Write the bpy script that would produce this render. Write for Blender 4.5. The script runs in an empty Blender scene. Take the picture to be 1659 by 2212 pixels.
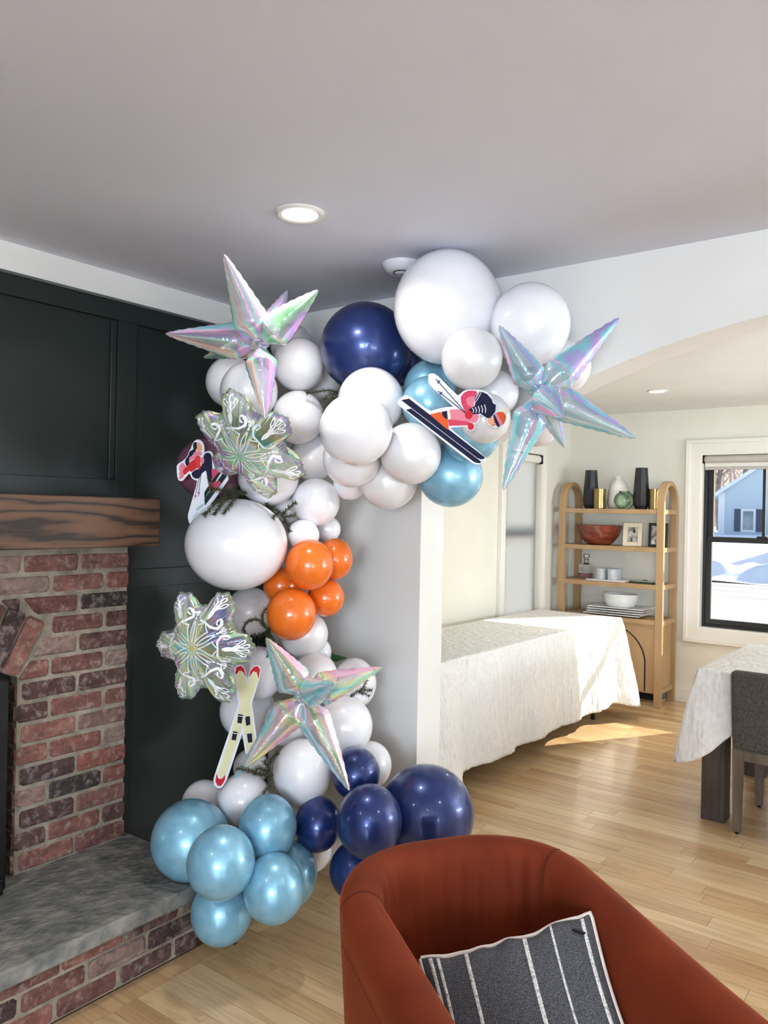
import bpy, math, random
from mathutils import Vector, Matrix, noise
random.seed(7)
PI = math.pi
scene = bpy.context.scene
COL = scene.collection

# ------------------------------------------------------------------ camera
FPX = 1734.0; CX, CY = 829.5, 1106.0
_roll = math.atan(0.0192); _th = math.atan(1318 / 1734.0); EYE = Vector((0, 0, 1.5))
FW = Vector((-math.sin(_th), math.cos(_th), 0)); _r0 = Vector((math.cos(_th), math.sin(_th), 0)); _u0 = Vector((0, 0, 1))
CI = math.cos(_roll) * _r0 + math.sin(_roll) * _u0
CJ = -math.sin(_roll) * _r0 + math.cos(_roll) * _u0
cam_d = bpy.data.cameras.new('camera'); cam = bpy.data.objects.new('camera', cam_d); COL.objects.link(cam)
cam_d.sensor_fit = 'VERTICAL'; cam_d.sensor_height = 36; cam_d.lens = FPX * 36 / 2212
cam_d.clip_start = .05; cam_d.clip_end = 400
cam.matrix_world = Matrix(((CI.x, CJ.x, -FW.x, EYE.x), (CI.y, CJ.y, -FW.y, EYE.y), (CI.z, CJ.z, -FW.z, EYE.z), (0, 0, 0, 1)))
scene.camera = cam
def ray(x, y): return FW + CI * ((x - CX) / FPX) - CJ * ((y - CY) / FPX)
def at(x, y, d): return EYE + ray(x, y) * d                     # a point of the photograph at distance d
def onY(x, y, Y): r = ray(x, y); return EYE + r * (Y / r.y)
def proj(p):
    d = Vector(p) - EYE; z = d.dot(FW)
    return CX + FPX * d.dot(CI) / z, CY - FPX * d.dot(CJ) / z, z

# ------------------------------------------------------------------ view, world, sun, daylight, fill lamps
vs = scene.view_settings
vs.view_transform = 'Standard'; vs.look = 'None'; vs.gamma = 1; vs.use_curve_mapping = False; vs.exposure = 0.12
scene.cycles.max_bounces = 6; scene.cycles.diffuse_bounces = 4; scene.cycles.glossy_bounces = 3; scene.cycles.transparent_max_bounces = 14; scene.cycles.use_adaptive_sampling = True; scene.cycles.adaptive_threshold = .1; scene.cycles.adaptive_min_samples = 20
scene.cycles.caustics_reflective = False; scene.cycles.caustics_refractive = False
SUN_DIR = Vector((.529, .849, .5375)).normalized()              # towards the sun
wd = bpy.data.worlds.new('sky'); scene.world = wd; wd.use_nodes = True
nt = wd.node_tree; bg = nt.nodes['Background']
sky = nt.nodes.new('ShaderNodeTexSky'); sky.sky_type = 'NISHITA'; sky.sun_disc = False
sky.sun_elevation = math.asin(SUN_DIR.z); sky.sun_rotation = math.atan2(SUN_DIR.x, SUN_DIR.y); sky.air_density = 1.0; sky.dust_density = 2.5
nt.links.new(sky.outputs[0], bg.inputs[0]); bg.inputs[1].default_value = .30
def lamp(name, kind, loc, energy, color=(1, 1, 1), size=None, size_y=None, look=None, spot=None, blend=.6, r=None):
    l = bpy.data.lights.new(name, kind); o = bpy.data.objects.new(name, l); COL.objects.link(o)
    l.energy = energy; l.color = color; o.location = loc
    if kind == 'AREA':
        l.shape = 'RECTANGLE' if size_y else 'DISK'; l.size = size
        if size_y: l.size_y = size_y
    if kind == 'SPOT': l.spot_size = spot; l.spot_blend = blend
    if r is not None: l.shadow_soft_size = r
    if look is not None: o.rotation_euler = Vector(look).to_track_quat('-Z', 'Y').to_euler()
    return o
sun = lamp('sun', 'SUN', (10, 16, 10), 15.0, (1, .93, .82), look=-SUN_DIR); sun.data.angle = .009
# daylight in the living room windows behind the camera, plus two added fill lamps
DAY = (.75, .87, 1.0)
LIV_WIN = [(.95, 2.35, .85, 2.05), (2.7, 3.3, .85, 2.05)]        # x0, x1, z0, z1 in the wall behind the camera
for i, (x0, x1, z0, z1) in enumerate(LIV_WIN):
    lamp('daylight', 'AREA', ((x0 + x1) / 2, -3.83, (z0 + z1) / 2), 135 * (x1 - x0) * (z1 - z0), DAY, x1 - x0, z1 - z0, (0, 1, .42))     # sky and sunlit snow: some of it comes from below
lamp('daylight', 'AREA', (2.63, 4.75, 1.35), 175, DAY, 1.6, 1.5, (-1, 0, 2.0))  # added fill lamp for the dining room, tilted up at its ceiling
lamp('daylight', 'AREA', (3.83, -1.0, 1.4), 100, DAY, 1.5, 1.4, (-1, 0, .3))  # extra side fill lamp; the right wall has no window here

# ------------------------------------------------------------------ helpers
def lin(c): return c / 12.92 if c <= .04045 else ((c + .055) / 1.055) ** 2.4
def s(r, g, b): return (lin(r / 255), lin(g / 255), lin(b / 255), 1)
def newmat(name):
    m = bpy.data.materials.new(name); m.use_nodes = True
    return m, m.node_tree, m.node_tree.nodes['Principled BSDF']
def pm(name, c1, c2=None, scale=6, rough=.5, metal=0, bump=0, bscale=60, detail=1.5, stretch=(1, 1, 1), coat=0, spec=.5, sheen=0,
       emis=None, estr=0, crough=.03, lo=.35, hi=.65, bstretch=None, sheen_tint=None, bdist=.01):
    m, t, b = newmat(name); N = t.nodes; L = t.links
    b.inputs['Roughness'].default_value = rough; b.inputs['Metallic'].default_value = metal
    b.inputs['Specular IOR Level'].default_value = spec; b.inputs['Coat Weight'].default_value = coat; b.inputs['Coat Roughness'].default_value = crough
    b.inputs['Base Color'].default_value = c1
    if sheen:
        b.inputs['Sheen Weight'].default_value = sheen; b.inputs['Sheen Roughness'].default_value = .35
        b.inputs['Sheen Tint'].default_value = sheen_tint or c1
    def nz(sc, st, det):
        tc = N.new('ShaderNodeTexCoord'); mp = N.new('ShaderNodeMapping'); mp.inputs['Scale'].default_value = st
        n = N.new('ShaderNodeTexNoise'); n.inputs['Scale'].default_value = sc; n.inputs['Detail'].default_value = det
        L.new(tc.outputs['Object'], mp.inputs[0]); L.new(mp.outputs[0], n.inputs['Vector']); return n
    n = nz(scale, stretch, detail); r = N.new('ShaderNodeValToRGB')
    r.color_ramp.elements[0].position = lo; r.color_ramp.elements[1].position = hi
    r.color_ramp.elements[0].color = c1; r.color_ramp.elements[1].color = c2 or tuple(x * .96 for x in c1[:3]) + (1,)
    L.new(n.outputs['Fac'], r.inputs[0]); L.new(r.outputs[0], b.inputs['Base Color'])
    if bump:
        n2 = nz(bscale, bstretch or (1, 1, 1), 2); bp = N.new('ShaderNodeBump'); bp.inputs['Strength'].default_value = bump; bp.inputs['Distance'].default_value = bdist
        L.new(n2.outputs['Fac'], bp.inputs['Height']); L.new(bp.outputs[0], b.inputs['Normal'])
    if emis: b.inputs['Emission Color'].default_value = emis; b.inputs['Emission Strength'].default_value = estr
    return m
def randramp(m, stops, extra=None, grain=None, bump=0, bscale=40):
    """base colour picked per piece from stops by the object's random value, times a grain"""
    t = m.node_tree; N = t.nodes; L = t.links; b = N['Principled BSDF']
    oi = N.new('ShaderNodeObjectInfo'); r = N.new('ShaderNodeValToRGB'); e = r.color_ramp.elements
    r.color_ramp.interpolation = 'LINEAR'
    for i, c in enumerate(stops):
        p = i / (len(stops) - 1)
        if i == 0: e[0].position = 0; e[0].color = c
        elif i == len(stops) - 1: e[-1].position = 1; e[-1].color = c
        else: k = e.new(p); k.color = c
    L.new(oi.outputs['Random'], r.inputs[0])
    tc = N.new('ShaderNodeTexCoord'); add = N.new('ShaderNodeVectorMath'); add.operation = 'MULTIPLY_ADD'
    comb = N.new('ShaderNodeVectorMath'); comb.operation = 'SCALE'; comb.inputs[0].default_value = (17, 31, 23)
    L.new(oi.outputs['Random'], comb.inputs['Scale'])
    add.inputs[1].default_value = (grain or {}).get('scale', (1, 1, 1)); L.new(tc.outputs['Object'], add.inputs[0]); L.new(comb.outputs[0], add.inputs[2])
    out = r.outputs[0]
    if grain:
        n = N.new('ShaderNodeTexNoise'); n.inputs['Scale'].default_value = 1; n.inputs['Detail'].default_value = 6; n.inputs['Distortion'].default_value = grain.get('dist', .6)
        L.new(add.outputs[0], n.inputs['Vector'])
        r2 = N.new('ShaderNodeValToRGB'); r2.color_ramp.elements[0].position = grain.get('lo', .35); r2.color_ramp.elements[1].position = grain.get('hi', .65)
        r2.color_ramp.elements[0].color = grain['c0']; r2.color_ramp.elements[1].color = grain['c1']
        mx = N.new('ShaderNodeMix'); mx.data_type = 'RGBA'; mx.blend_type = 'MULTIPLY'; mx.inputs['Factor'].default_value = grain.get('amt', 1)
        L.new(n.outputs['Fac'], r2.inputs[0]); L.new(out, mx.inputs[6]); L.new(r2.outputs[0], mx.inputs[7]); out = mx.outputs[2]
    if extra:   # light smears: second noise mixing towards a colour
        n = N.new('ShaderNodeTexNoise'); n.inputs['Scale'].default_value = extra['scale']; n.inputs['Detail'].default_value = 8; n.inputs['Roughness'].default_value = .68
        add2 = N.new('ShaderNodeVectorMath'); add2.operation = 'ADD'
        L.new(tc.outputs['Object'], add2.inputs[0]); L.new(comb.outputs[0], add2.inputs[1]); L.new(add2.outputs[0], n.inputs['Vector'])
        r2 = N.new('ShaderNodeValToRGB'); r2.color_ramp.elements[0].position = extra['lo']; r2.color_ramp.elements[1].position = extra['hi']
        r2.color_ramp.elements[0].color = (0, 0, 0, 1); r2.color_ramp.elements[1].color = (extra['amt'],) * 3 + (1,)
        mx = N.new('ShaderNodeMix'); mx.data_type = 'RGBA'
        L.new(n.outputs['Fac'], r2.inputs[0]); L.new(r2.outputs[0], mx.inputs['Factor']); L.new(out, mx.inputs[6]); mx.inputs[7].default_value = extra['c']; out = mx.outputs[2]
    L.new(out, b.inputs['Base Color'])
    if bump:
        n2 = N.new('ShaderNodeTexNoise'); n2.inputs['Scale'].default_value = bscale; n2.inputs['Detail'].default_value = 6
        add3 = N.new('ShaderNodeVectorMath'); add3.operation = 'ADD'; L.new(tc.outputs['Object'], add3.inputs[0]); L.new(comb.outputs[0], add3.inputs[1])
        L.new(add3.outputs[0], n2.inputs['Vector'])
        bp = N.new('ShaderNodeBump'); bp.inputs['Strength'].default_value = bump; bp.inputs['Distance'].default_value = .008
        L.new(n2.outputs['Fac'], bp.inputs['Height']); L.new(bp.outputs[0], b.inputs['Normal'])
    return m
def wloc(o):
    v = Vector((0, 0, 0))
    while o: v += o.location; o = o.parent
    return v
def tag(o, label=None, cat=None, group=None, kind=None):
    if label: o['label'] = label
    if cat: o['category'] = cat
    if group: o['group'] = group
    if kind: o['kind'] = kind
    return o
def thing(name, label, cat, loc=(0, 0, 0), rz=0, group=None):
    o = bpy.data.objects.new(name, None); COL.objects.link(o); o.empty_display_size = .05
    o.location = loc; o.rotation_euler = (0, 0, rz)
    return tag(o, label, cat, group)
class MB:
    def __init__(self): self.v = []; self.f = []; self.mi = []
    def add(self, vs, fs, mi=0):
        n = len(self.v); self.v += [Vector(p) for p in vs]; self.f += [[i + n for i in q] for q in fs]; self.mi += [mi] * len(fs); return self
    def box(self, x0, x1, y0, y1, z0, z1, mi=0):
        return self.add([(x0, y0, z0), (x1, y0, z0), (x1, y1, z0), (x0, y1, z0), (x0, y0, z1), (x1, y0, z1), (x1, y1, z1), (x0, y1, z1)],
                        [(0, 3, 2, 1), (4, 5, 6, 7), (0, 1, 5, 4), (1, 2, 6, 5), (2, 3, 7, 6), (3, 0, 4, 7)], mi)
    def prism(self, poly, w0, w1, fn, mi=0):
        """poly: 2D points; fn(a, b, w) -> 3D point"""
        n = len(poly); vs = [fn(a, b, w0) for a, b in poly] + [fn(a, b, w1) for a, b in poly]
        return self.add(vs, [list(range(n))[::-1], list(range(n, 2 * n))] + [(i, (i + 1) % n, n + (i + 1) % n, n + i) for i in range(n)], mi)
    def grid(self, fn, nu, nv, cu=False, cv=False, mi=0):
        U = nu if cu else nu + 1; V = nv if cv else nv + 1
        vs = [fn(i / nu, j / nv) for i in range(U) for j in range(V)]
        fs = [(i % U * V + j % V, (i + 1) % U * V + j % V, (i + 1) % U * V + (j + 1) % V, i % U * V + (j + 1) % V) for i in range(nu) for j in range(nv)]
        return self.add(vs, fs, mi)
    def lathe(self, prof, n=32, o=(0, 0, 0), mi=0, sx=1, sy=1, power=None):
        def fn(u, v):
            k = v * (len(prof) - 1); i = min(int(k), len(prof) - 2); w = k - i
            r = prof[i][0] * (1 - w) + prof[i + 1][0] * w; z = prof[i][1] * (1 - w) + prof[i + 1][1] * w
            a = u * 2 * PI
            return (o[0] + r * math.cos(a) * sx, o[1] + r * math.sin(a) * sy, o[2] + z)
        self.grid(fn, n, len(prof) - 1, cu=True, mi=mi)
        V = len(prof); b = len(self.v) - n * V
        if prof[0][0] > 1e-5: self.f.append([b + i * V for i in range(n)][::-1]); self.mi.append(mi)
        if prof[-1][0] > 1e-5: self.f.append([b + i * V + V - 1 for i in range(n)]); self.mi.append(mi)
        return self
    def tube(self, pts, r, n=8, mi=0):
        pts = [Vector(p) for p in pts]; m = len(pts); R = r if isinstance(r, (list, tuple)) else [r] * m
        t0 = (pts[1] - pts[0]).normalized(); a = t0.orthogonal().normalized(); vs = []
        for i, p in enumerate(pts):
            t = (pts[min(i + 1, m - 1)] - pts[max(i - 1, 0)]).normalized(); a = (a - t * a.dot(t)).normalized(); c = t.cross(a)
            vs += [p + (a * math.cos(2 * PI * k / n) + c * math.sin(2 * PI * k / n)) * R[i] for k in range(n)]
        fs = [(i * n + k, i * n + (k + 1) % n, (i + 1) * n + (k + 1) % n, (i + 1) * n + k) for i in range(m - 1) for k in range(n)]
        fs += [list(range(n))[::-1], [(m - 1) * n + k for k in range(n)]]
        return self.add(vs, fs, mi)
    def mesh(self, name, mats, off=Vector((0, 0, 0)), smooth=True, ang=40):
        me = bpy.data.meshes.new(name); me.from_pydata([tuple(p - off) for p in self.v], [], self.f); me.update()
        for m in (mats if isinstance(mats, (list, tuple)) else [mats]): me.materials.append(m)
        if any(self.mi): me.polygons.foreach_set('material_index', self.mi)
        if smooth:
            me.polygons.foreach_set('use_smooth', [True] * len(me.polygons))
            if ang < 180: me.set_sharp_from_angle(angle=math.radians(ang))
        return me
    def build(self, name, mats, parent=None, smooth=True, ang=40, bevel=0, seg=2, local=False):
        if local: off = Vector((0, 0, 0))
        elif parent: off = wloc(parent)
        else:
            xs = [[p[k] for p in self.v] for k in range(3)]
            off = Vector(((min(xs[0]) + max(xs[0])) / 2, (min(xs[1]) + max(xs[1])) / 2, min(xs[2])))
        o = bpy.data.objects.new(name, self.mesh(name, mats, off, smooth, ang)); COL.objects.link(o)
        if parent: o.parent = parent
        elif not local: o.location = off
        if bevel:
            md = o.modifiers.new('bevel', 'BEVEL'); md.width = bevel; md.segments = seg; md.limit_method = 'ANGLE'; md.angle_limit = math.radians(35)
        return o
def box(name, b, mat, parent=None, bevel=0, seg=2): return MB().box(*b).build(name, mat, parent, bevel=bevel, seg=seg, smooth=bool(bevel))
def fract_noise(x, y=0, z=0): return noise.noise(Vector((x, y, z)))
def smoothstep(a, b, x): t = max(0, min(1, (x - a) / (b - a))); return t * t * (3 - 2 * t)

# ------------------------------------------------------------------ materials of the room
m_white = pm('wall_paint_white', s(233, 231, 226), s(228, 226, 221), 3, .55, detail=1)
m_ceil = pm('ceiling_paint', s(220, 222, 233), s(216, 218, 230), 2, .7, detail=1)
m_cream = pm('wall_paint_cream', s(234, 230, 217), s(230, 226, 212), 3, .55)
m_trim = pm('trim_paint', s(240, 236, 226), s(236, 232, 221), 4, .4)
m_green = pm('dark_green_paint', s(20, 31, 27), s(17, 28, 25), 5, .5, detail=1)
m_greencap = pm('green_cap_paint', s(92, 100, 96), s(84, 92, 88), 6, .4)
m_mortar = pm('mortar', s(158, 147, 131), s(128, 118, 104), 18, .95, bump=.6, bscale=120)
m_brick = pm('old_brick', s(140, 80, 65), rough=.92)
randramp(m_brick, [s(70, 56, 54), s(124, 84, 75), s(138, 90, 79), s(146, 102, 90), s(62, 52, 52), s(116, 78, 70), s(150, 130, 119), s(144, 90, 78), s(82, 62, 58)],
         extra=dict(scale=38, lo=.5, hi=.72, amt=.55, c=s(184, 168, 157)), grain=dict(scale=(16, 16, 30), c0=(.45, .42, .42, 1), c1=(.90, .87, .85, 1), lo=.3, hi=.62), bump=.9, bscale=55)
m_slate = pm('bluestone', s(98, 101, 98), s(150, 145, 137), 14, .75, bump=1, bscale=26, stretch=(1.3, 1, 1), detail=10, lo=.38, hi=.7, bstretch=(1.3, 1, 1))
m_oak = pm('oak_plank', s(200, 168, 124), rough=.34, coat=.25, crough=.12)
randramp(m_oak, [s(190, 152, 108), s(204, 170, 126), s(214, 184, 140), s(196, 160, 116), s(222, 194, 152), s(182, 144, 102), s(208, 176, 132)],
         grain=dict(scale=(2.2, 34, 1), c0=(.72, .68, .62, 1), c1=(1.04, 1.04, 1.04, 1), lo=.32, hi=.56, dist=1.4, amt=.75))
m_subfloor = pm('floor_joint', s(122, 94, 64), s(110, 84, 58), 9, .8)
m_black = pm('black_metal', s(20, 20, 21), s(28, 28, 29), 20, .45, metal=.3)
m_blackwin = pm('window_black', s(26, 27, 29), s(32, 33, 35), 8, .4)
m_fabricblind = pm('blind_fabric', s(196, 190, 180), s(186, 180, 170), 90, .9)
def glassmat(name, tint=(1, 1, 1, 1), refl=.08):
    m, t, b = newmat(name); N = t.nodes; L = t.links; N.remove(b)
    tr = N.new('ShaderNodeBsdfTransparent'); tr.inputs[0].default_value = tint; gl = N.new('ShaderNodeBsdfGlossy'); gl.inputs['Roughness'].default_value = .02
    fr = N.new('ShaderNodeFresnel'); fr.inputs[0].default_value = 1.45; mu = N.new('ShaderNodeMath'); mu.operation = 'MULTIPLY'; mu.inputs[1].default_value = refl / .04
    mu.use_clamp = True
    mx = N.new('ShaderNodeMixShader'); L.new(fr.outputs[0], mu.inputs[0]); L.new(mu.outputs[0], mx.inputs[0]); L.new(tr.outputs[0], mx.inputs[1]); L.new(gl.outputs[0], mx.inputs[2])
    L.new(mx.outputs[0], N['Material Output'].inputs[0]); return m
m_glass = glassmat('window_glass', (.97, .98, .98, 1), .04)
def woodmat(name, c_lo, c_mid, c_hi, rings=9, rough=.5, sc=(1, .16, 1), dist=6, bump=.15):
    m, t, b = newmat(name); N = t.nodes; L = t.links; b.inputs['Roughness'].default_value = rough
    tc = N.new('ShaderNodeTexCoord'); mp = N.new('ShaderNodeMapping'); mp.inputs['Scale'].default_value = sc
    w = N.new('ShaderNodeTexWave'); w.inputs['Scale'].default_value = rings; w.inputs['Distortion'].default_value = dist; w.inputs['Detail'].default_value = 3; w.inputs['Detail Scale'].default_value = 1.3
    w.bands_direction = 'Z'
    r = N.new('ShaderNodeValToRGB'); r.color_ramp.elements[0].color = c_lo; r.color_ramp.elements[1].color = c_hi; k = r.color_ramp.elements.new(.22); k.color = c_mid
    L.new(tc.outputs['Object'], mp.inputs[0]); L.new(mp.outputs[0], w.inputs['Vector']); L.new(w.outputs['Fac'], r.inputs[0]); L.new(r.outputs[0], b.inputs['Base Color'])
    bp = N.new('ShaderNodeBump'); bp.inputs['Strength'].default_value = bump; bp.inputs['Distance'].default_value = .004
    L.new(w.outputs['Fac'], bp.inputs['Height']); L.new(bp.outputs[0], b.inputs['Normal']); return m
m_mantel = woodmat('mantel_oak', s(34, 23, 16), s(78, 54, 38), s(96, 68, 48), rings=7, rough=.6, sc=(1, .15, 1), dist=14)

# ------------------------------------------------------------------ room shell
CEIL = 2.383; XG = -2.65; YW = 2.64; YW2 = 2.805; XD = -3.02; YB = 6.71; XR = 3.8; YF = -3.8; XDR = 2.6
fl = tag(MB().box(-3.2, XR + .2, YF - .2, YB + .2, -.05, -.004).build('floor', m_subfloor, smooth=False), kind='structure')
# planks run along x, 83 mm wide, each a piece of its own
def ubox(gapx=0.0, gapy=0.0): return MB().box(0, 1, 0, 1, -.004, 0)
pl_mesh = MB().box(0, 1, 0.0009, .0821, -.004, 0).mesh('plank', m_oak, smooth=False)
cand = []
y = YF; row = 0
while y < YB:
    x = (-3.02 if y > YW2 - .08 else (-2.06 if y < 1.905 else XG)) - random.random() * .5 * 0
    first = True
    while x < XR:
        ln = random.choice([.42, .6, .75, .9, 1.1, 1.3]) * (random.random() * .7 + .3 if first else 1); first = False
        cand.append((x, y, min(ln, XR - x))); x += ln
    y += .083; row += 1
def seen(c):
    n = 0; a = 0; P = []
    for px_, py_ in ((0, 0), (1, 0), (1, 1), (0, 1), (.5, .5)):
        p = Vector((c[0] + px_ * c[2], c[1] + py_ * .083, 0)); d = (p - EYE).dot(FW)
        if d < .3: P.append(None); continue
        u, v, _ = proj(p); P.append((u, v))
        if -20 < u < 1680 and 1100 < v < 2240: n += 1
    if n == 0 or None in P[:4]: return 0
    q = P[:4]; return abs(sum(q[i][0] * q[(i + 1) % 4][1] - q[(i + 1) % 4][0] * q[i][1] for i in range(4))) / 2
rank = sorted(cand, key=seen, reverse=True)
shown = [c for c in rank[:296] if seen(c) > 0]; rest = [c for c in rank if c not in set(shown)]
for (x, y, ln) in shown:
    o = bpy.data.objects.new('plank', pl_mesh); COL.objects.link(o); o.parent = fl; o.location = Vector((x + .0006, y, 0)) - fl.location; o.scale = (ln - .0012, 1, 1)
mb = MB()
for (x, y, ln) in rest: mb.box(x + .0006, x + ln - .0006, y + .0009, y + .0821, -.004, 0)
m_oak2 = pm('oak_boards_rest', s(204, 172, 128), s(186, 150, 106), 1.6, .34, stretch=(1, 12, 1), coat=.25)
tag(mb.build('floor_board', m_oak2, fl, smooth=False), kind='stuff')
# border board along the hearth
box('border_board', (-2.147, -2.062, -.3, 1.905, -.004, .0005), m_oak, fl)
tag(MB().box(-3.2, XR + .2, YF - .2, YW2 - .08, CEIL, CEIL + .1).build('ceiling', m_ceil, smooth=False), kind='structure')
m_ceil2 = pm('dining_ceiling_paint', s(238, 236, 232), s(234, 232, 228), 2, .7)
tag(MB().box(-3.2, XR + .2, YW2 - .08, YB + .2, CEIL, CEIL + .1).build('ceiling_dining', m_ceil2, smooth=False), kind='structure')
# wall with the arched opening
XJ = -1.82; R_AR = 2.7; XC_AR = -.2; Z_AR = 2.145
arc = [(XJ, 0)] + [(x, Z_AR - R_AR + math.sqrt(R_AR ** 2 - (x - XC_AR) ** 2)) for x in [XJ + i * (2 * (XC_AR - XJ)) / 48 for i in range(49)]] + [(2 * XC_AR - XJ, 0)]
mb = MB()
for i in range(len(arc) - 1):
    (x0, z0), (x1, z1) = arc[i], arc[i + 1]
    if i == 0 or i == len(arc) - 2: continue
    mb.prism([(x0, z0), (x1, z1), (x1, CEIL), (x0, CEIL)], YW, YW2, lambda a, b, w: (a, w, b))
mb2 = MB().box(-3.02, XJ, YW, YW2, 0, CEIL).box(2 * XC_AR - XJ, XR, YW, YW2, 0, CEIL)
mb2.v += []; n0 = len(mb2.v); mb2.v += mb.v; mb2.f += [[i + n0 for i in q] for q in mb.f]; mb2.mi += mb.mi
tag(mb2.build('wall_back', m_white, smooth=True, ang=25), kind='structure')
# left wall: dark green panelling with white band above
wl = tag(MB().box(XG - .15, XG - .016, YF, YW, 0, CEIL).build('wall_left', m_green, smooth=False), kind='structure')
for nm, b in [('top_rail', (-.5, YW, 2.207, 2.276)), ('stile', (1.803, 1.889, 0, 2.207)), ('stile', (2.56, YW, 0, 2.207)), ('rail', (-.5, 1.803, 1.40, 1.603)),
              ('rail', (1.889, 2.56, 1.187, 1.259)), ('stile', (-.1, 0, 1.603, 2.207)), ('rail', (1.889, 2.56, 0, .16)), ('rail', (-.5, 1.803, .9, 1.40))]:
    box(nm, (XG - .017, XG, b[0], b[1], b[2], b[3]), m_green, wl, bevel=.0015)
box('panel_moulding', (XG - .017, XG - .006, 1.778, 1.803, 1.603, 2.207), m_green, wl, bevel=.003)
box('panel_cap', (XG - .016, XG + .008, -1.5, YW, 2.276, 2.286), m_greencap, wl, bevel=.002)
tag(box('trim_1', (XG - .016, XG + .002, YF, YW, 2.286, CEIL), m_white), kind='structure')
# living room walls behind the camera
tag(box('wall_right', (XR, XR + .15, YF, YW, 0, CEIL), m_white), kind='structure')
mb = MB(); xs = [XG] + [v for w in LIV_WIN for v in w[:2]] + [XR]
for i in range(0, len(xs), 2): mb.box(xs[i], xs[i + 1], YF - .15, YF, 0, CEIL)
for (x0, x1, z0, z1) in LIV_WIN: mb.box(x0, x1, YF - .15, YF, 0, z0).box(x0, x1, YF - .15, YF, z1, CEIL)
tag(mb.build('wall_front', m_white, smooth=False), kind='structure')
for i, (x0, x1, z0, z1) in enumerate(LIV_WIN):
    w = tag(MB().box(x0 - .09, x0, YF, YF + .02, z0 - .09, z1 + .09).box(x1, x1 + .09, YF, YF + .02, z0 - .09, z1 + .09).box(x0, x1, YF, YF + .02, z1, z1 + .09).box(x0, x1, YF, YF + .02, z0 - .09, z0)
            .build('window_%d' % (i + 3), m_trim, smooth=False), kind='structure')
    mb = MB(); k = 3 if x1 - x0 > 1 else 2
    for j in range(1, k): c = x0 + (x1 - x0) * j / k; mb.box(c - .02, c + .02, YF - .03, YF - .01, z0, z1)
    c = (z0 + z1) / 2; mb.box(x0, x1, YF - .03, YF - .01, c - .025, c + .025)
    mb.build('muntin_bars', m_blackwin, w, smooth=False)
# dining room walls
WB = (-1.892, -.985, .61, 2.02)     # opening of the far window x0 x1 z0 z1
tag(MB().box(XD - .15, WB[0], YB, YB + .16, 0, CEIL).box(WB[1], XDR + .15, YB, YB + .16, 0, CEIL).box(WB[0], WB[1], YB, YB + .16, 0, WB[2]).box(WB[0], WB[1], YB, YB + .16, WB[3], CEIL)
    .build('wall_far', m_cream, smooth=False), kind='structure')
WS = (5.50, 6.10, .60, 2.0)         # opening of the side window y0 y1 z0 z1
tag(MB().box(XD - .15, XD, YW2, WS[0], 0, CEIL).box(XD - .15, XD, WS[1], YB, 0, CEIL).box(XD - .15, XD, WS[0], WS[1], 0, WS[2]).box(XD - .15, XD, WS[0], WS[1], WS[3], CEIL)
    .build('wall_dining_side', m_cream, smooth=False), kind='structure')
tag(MB().box(XDR, XDR + .15, YW2, 3.9, 0, CEIL).box(XDR, XDR + .15, 5.6, YB, 0, CEIL).box(XDR, XDR + .15, 3.9, 5.6, 0, .55).box(XDR, XDR + .15, 3.9, 5.6, 2.15, CEIL)
    .build('wall_dining_right', m_cream, smooth=False), kind='structure')  # window opening made up for the added dining fill lamp
tag(MB().box(XD, XD + .018, YW2, YB, 0, .11).box(XD, XD + .012, YW2, YB, .11, .135).build('baseboard_side', m_trim, smooth=False), kind='structure')
tag(MB().box(XD + .02, XDR, YB - .018, YB, 0, .11).box(XD + .02, XDR, YB - .012, YB, .11, .135).build('baseboard_far', m_trim, smooth=False), kind='structure')
tag(MB().box(XG, XJ, YW - .015, YW, 0, .10).build('baseboard_arch', m_trim, smooth=False), kind='structure')

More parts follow.
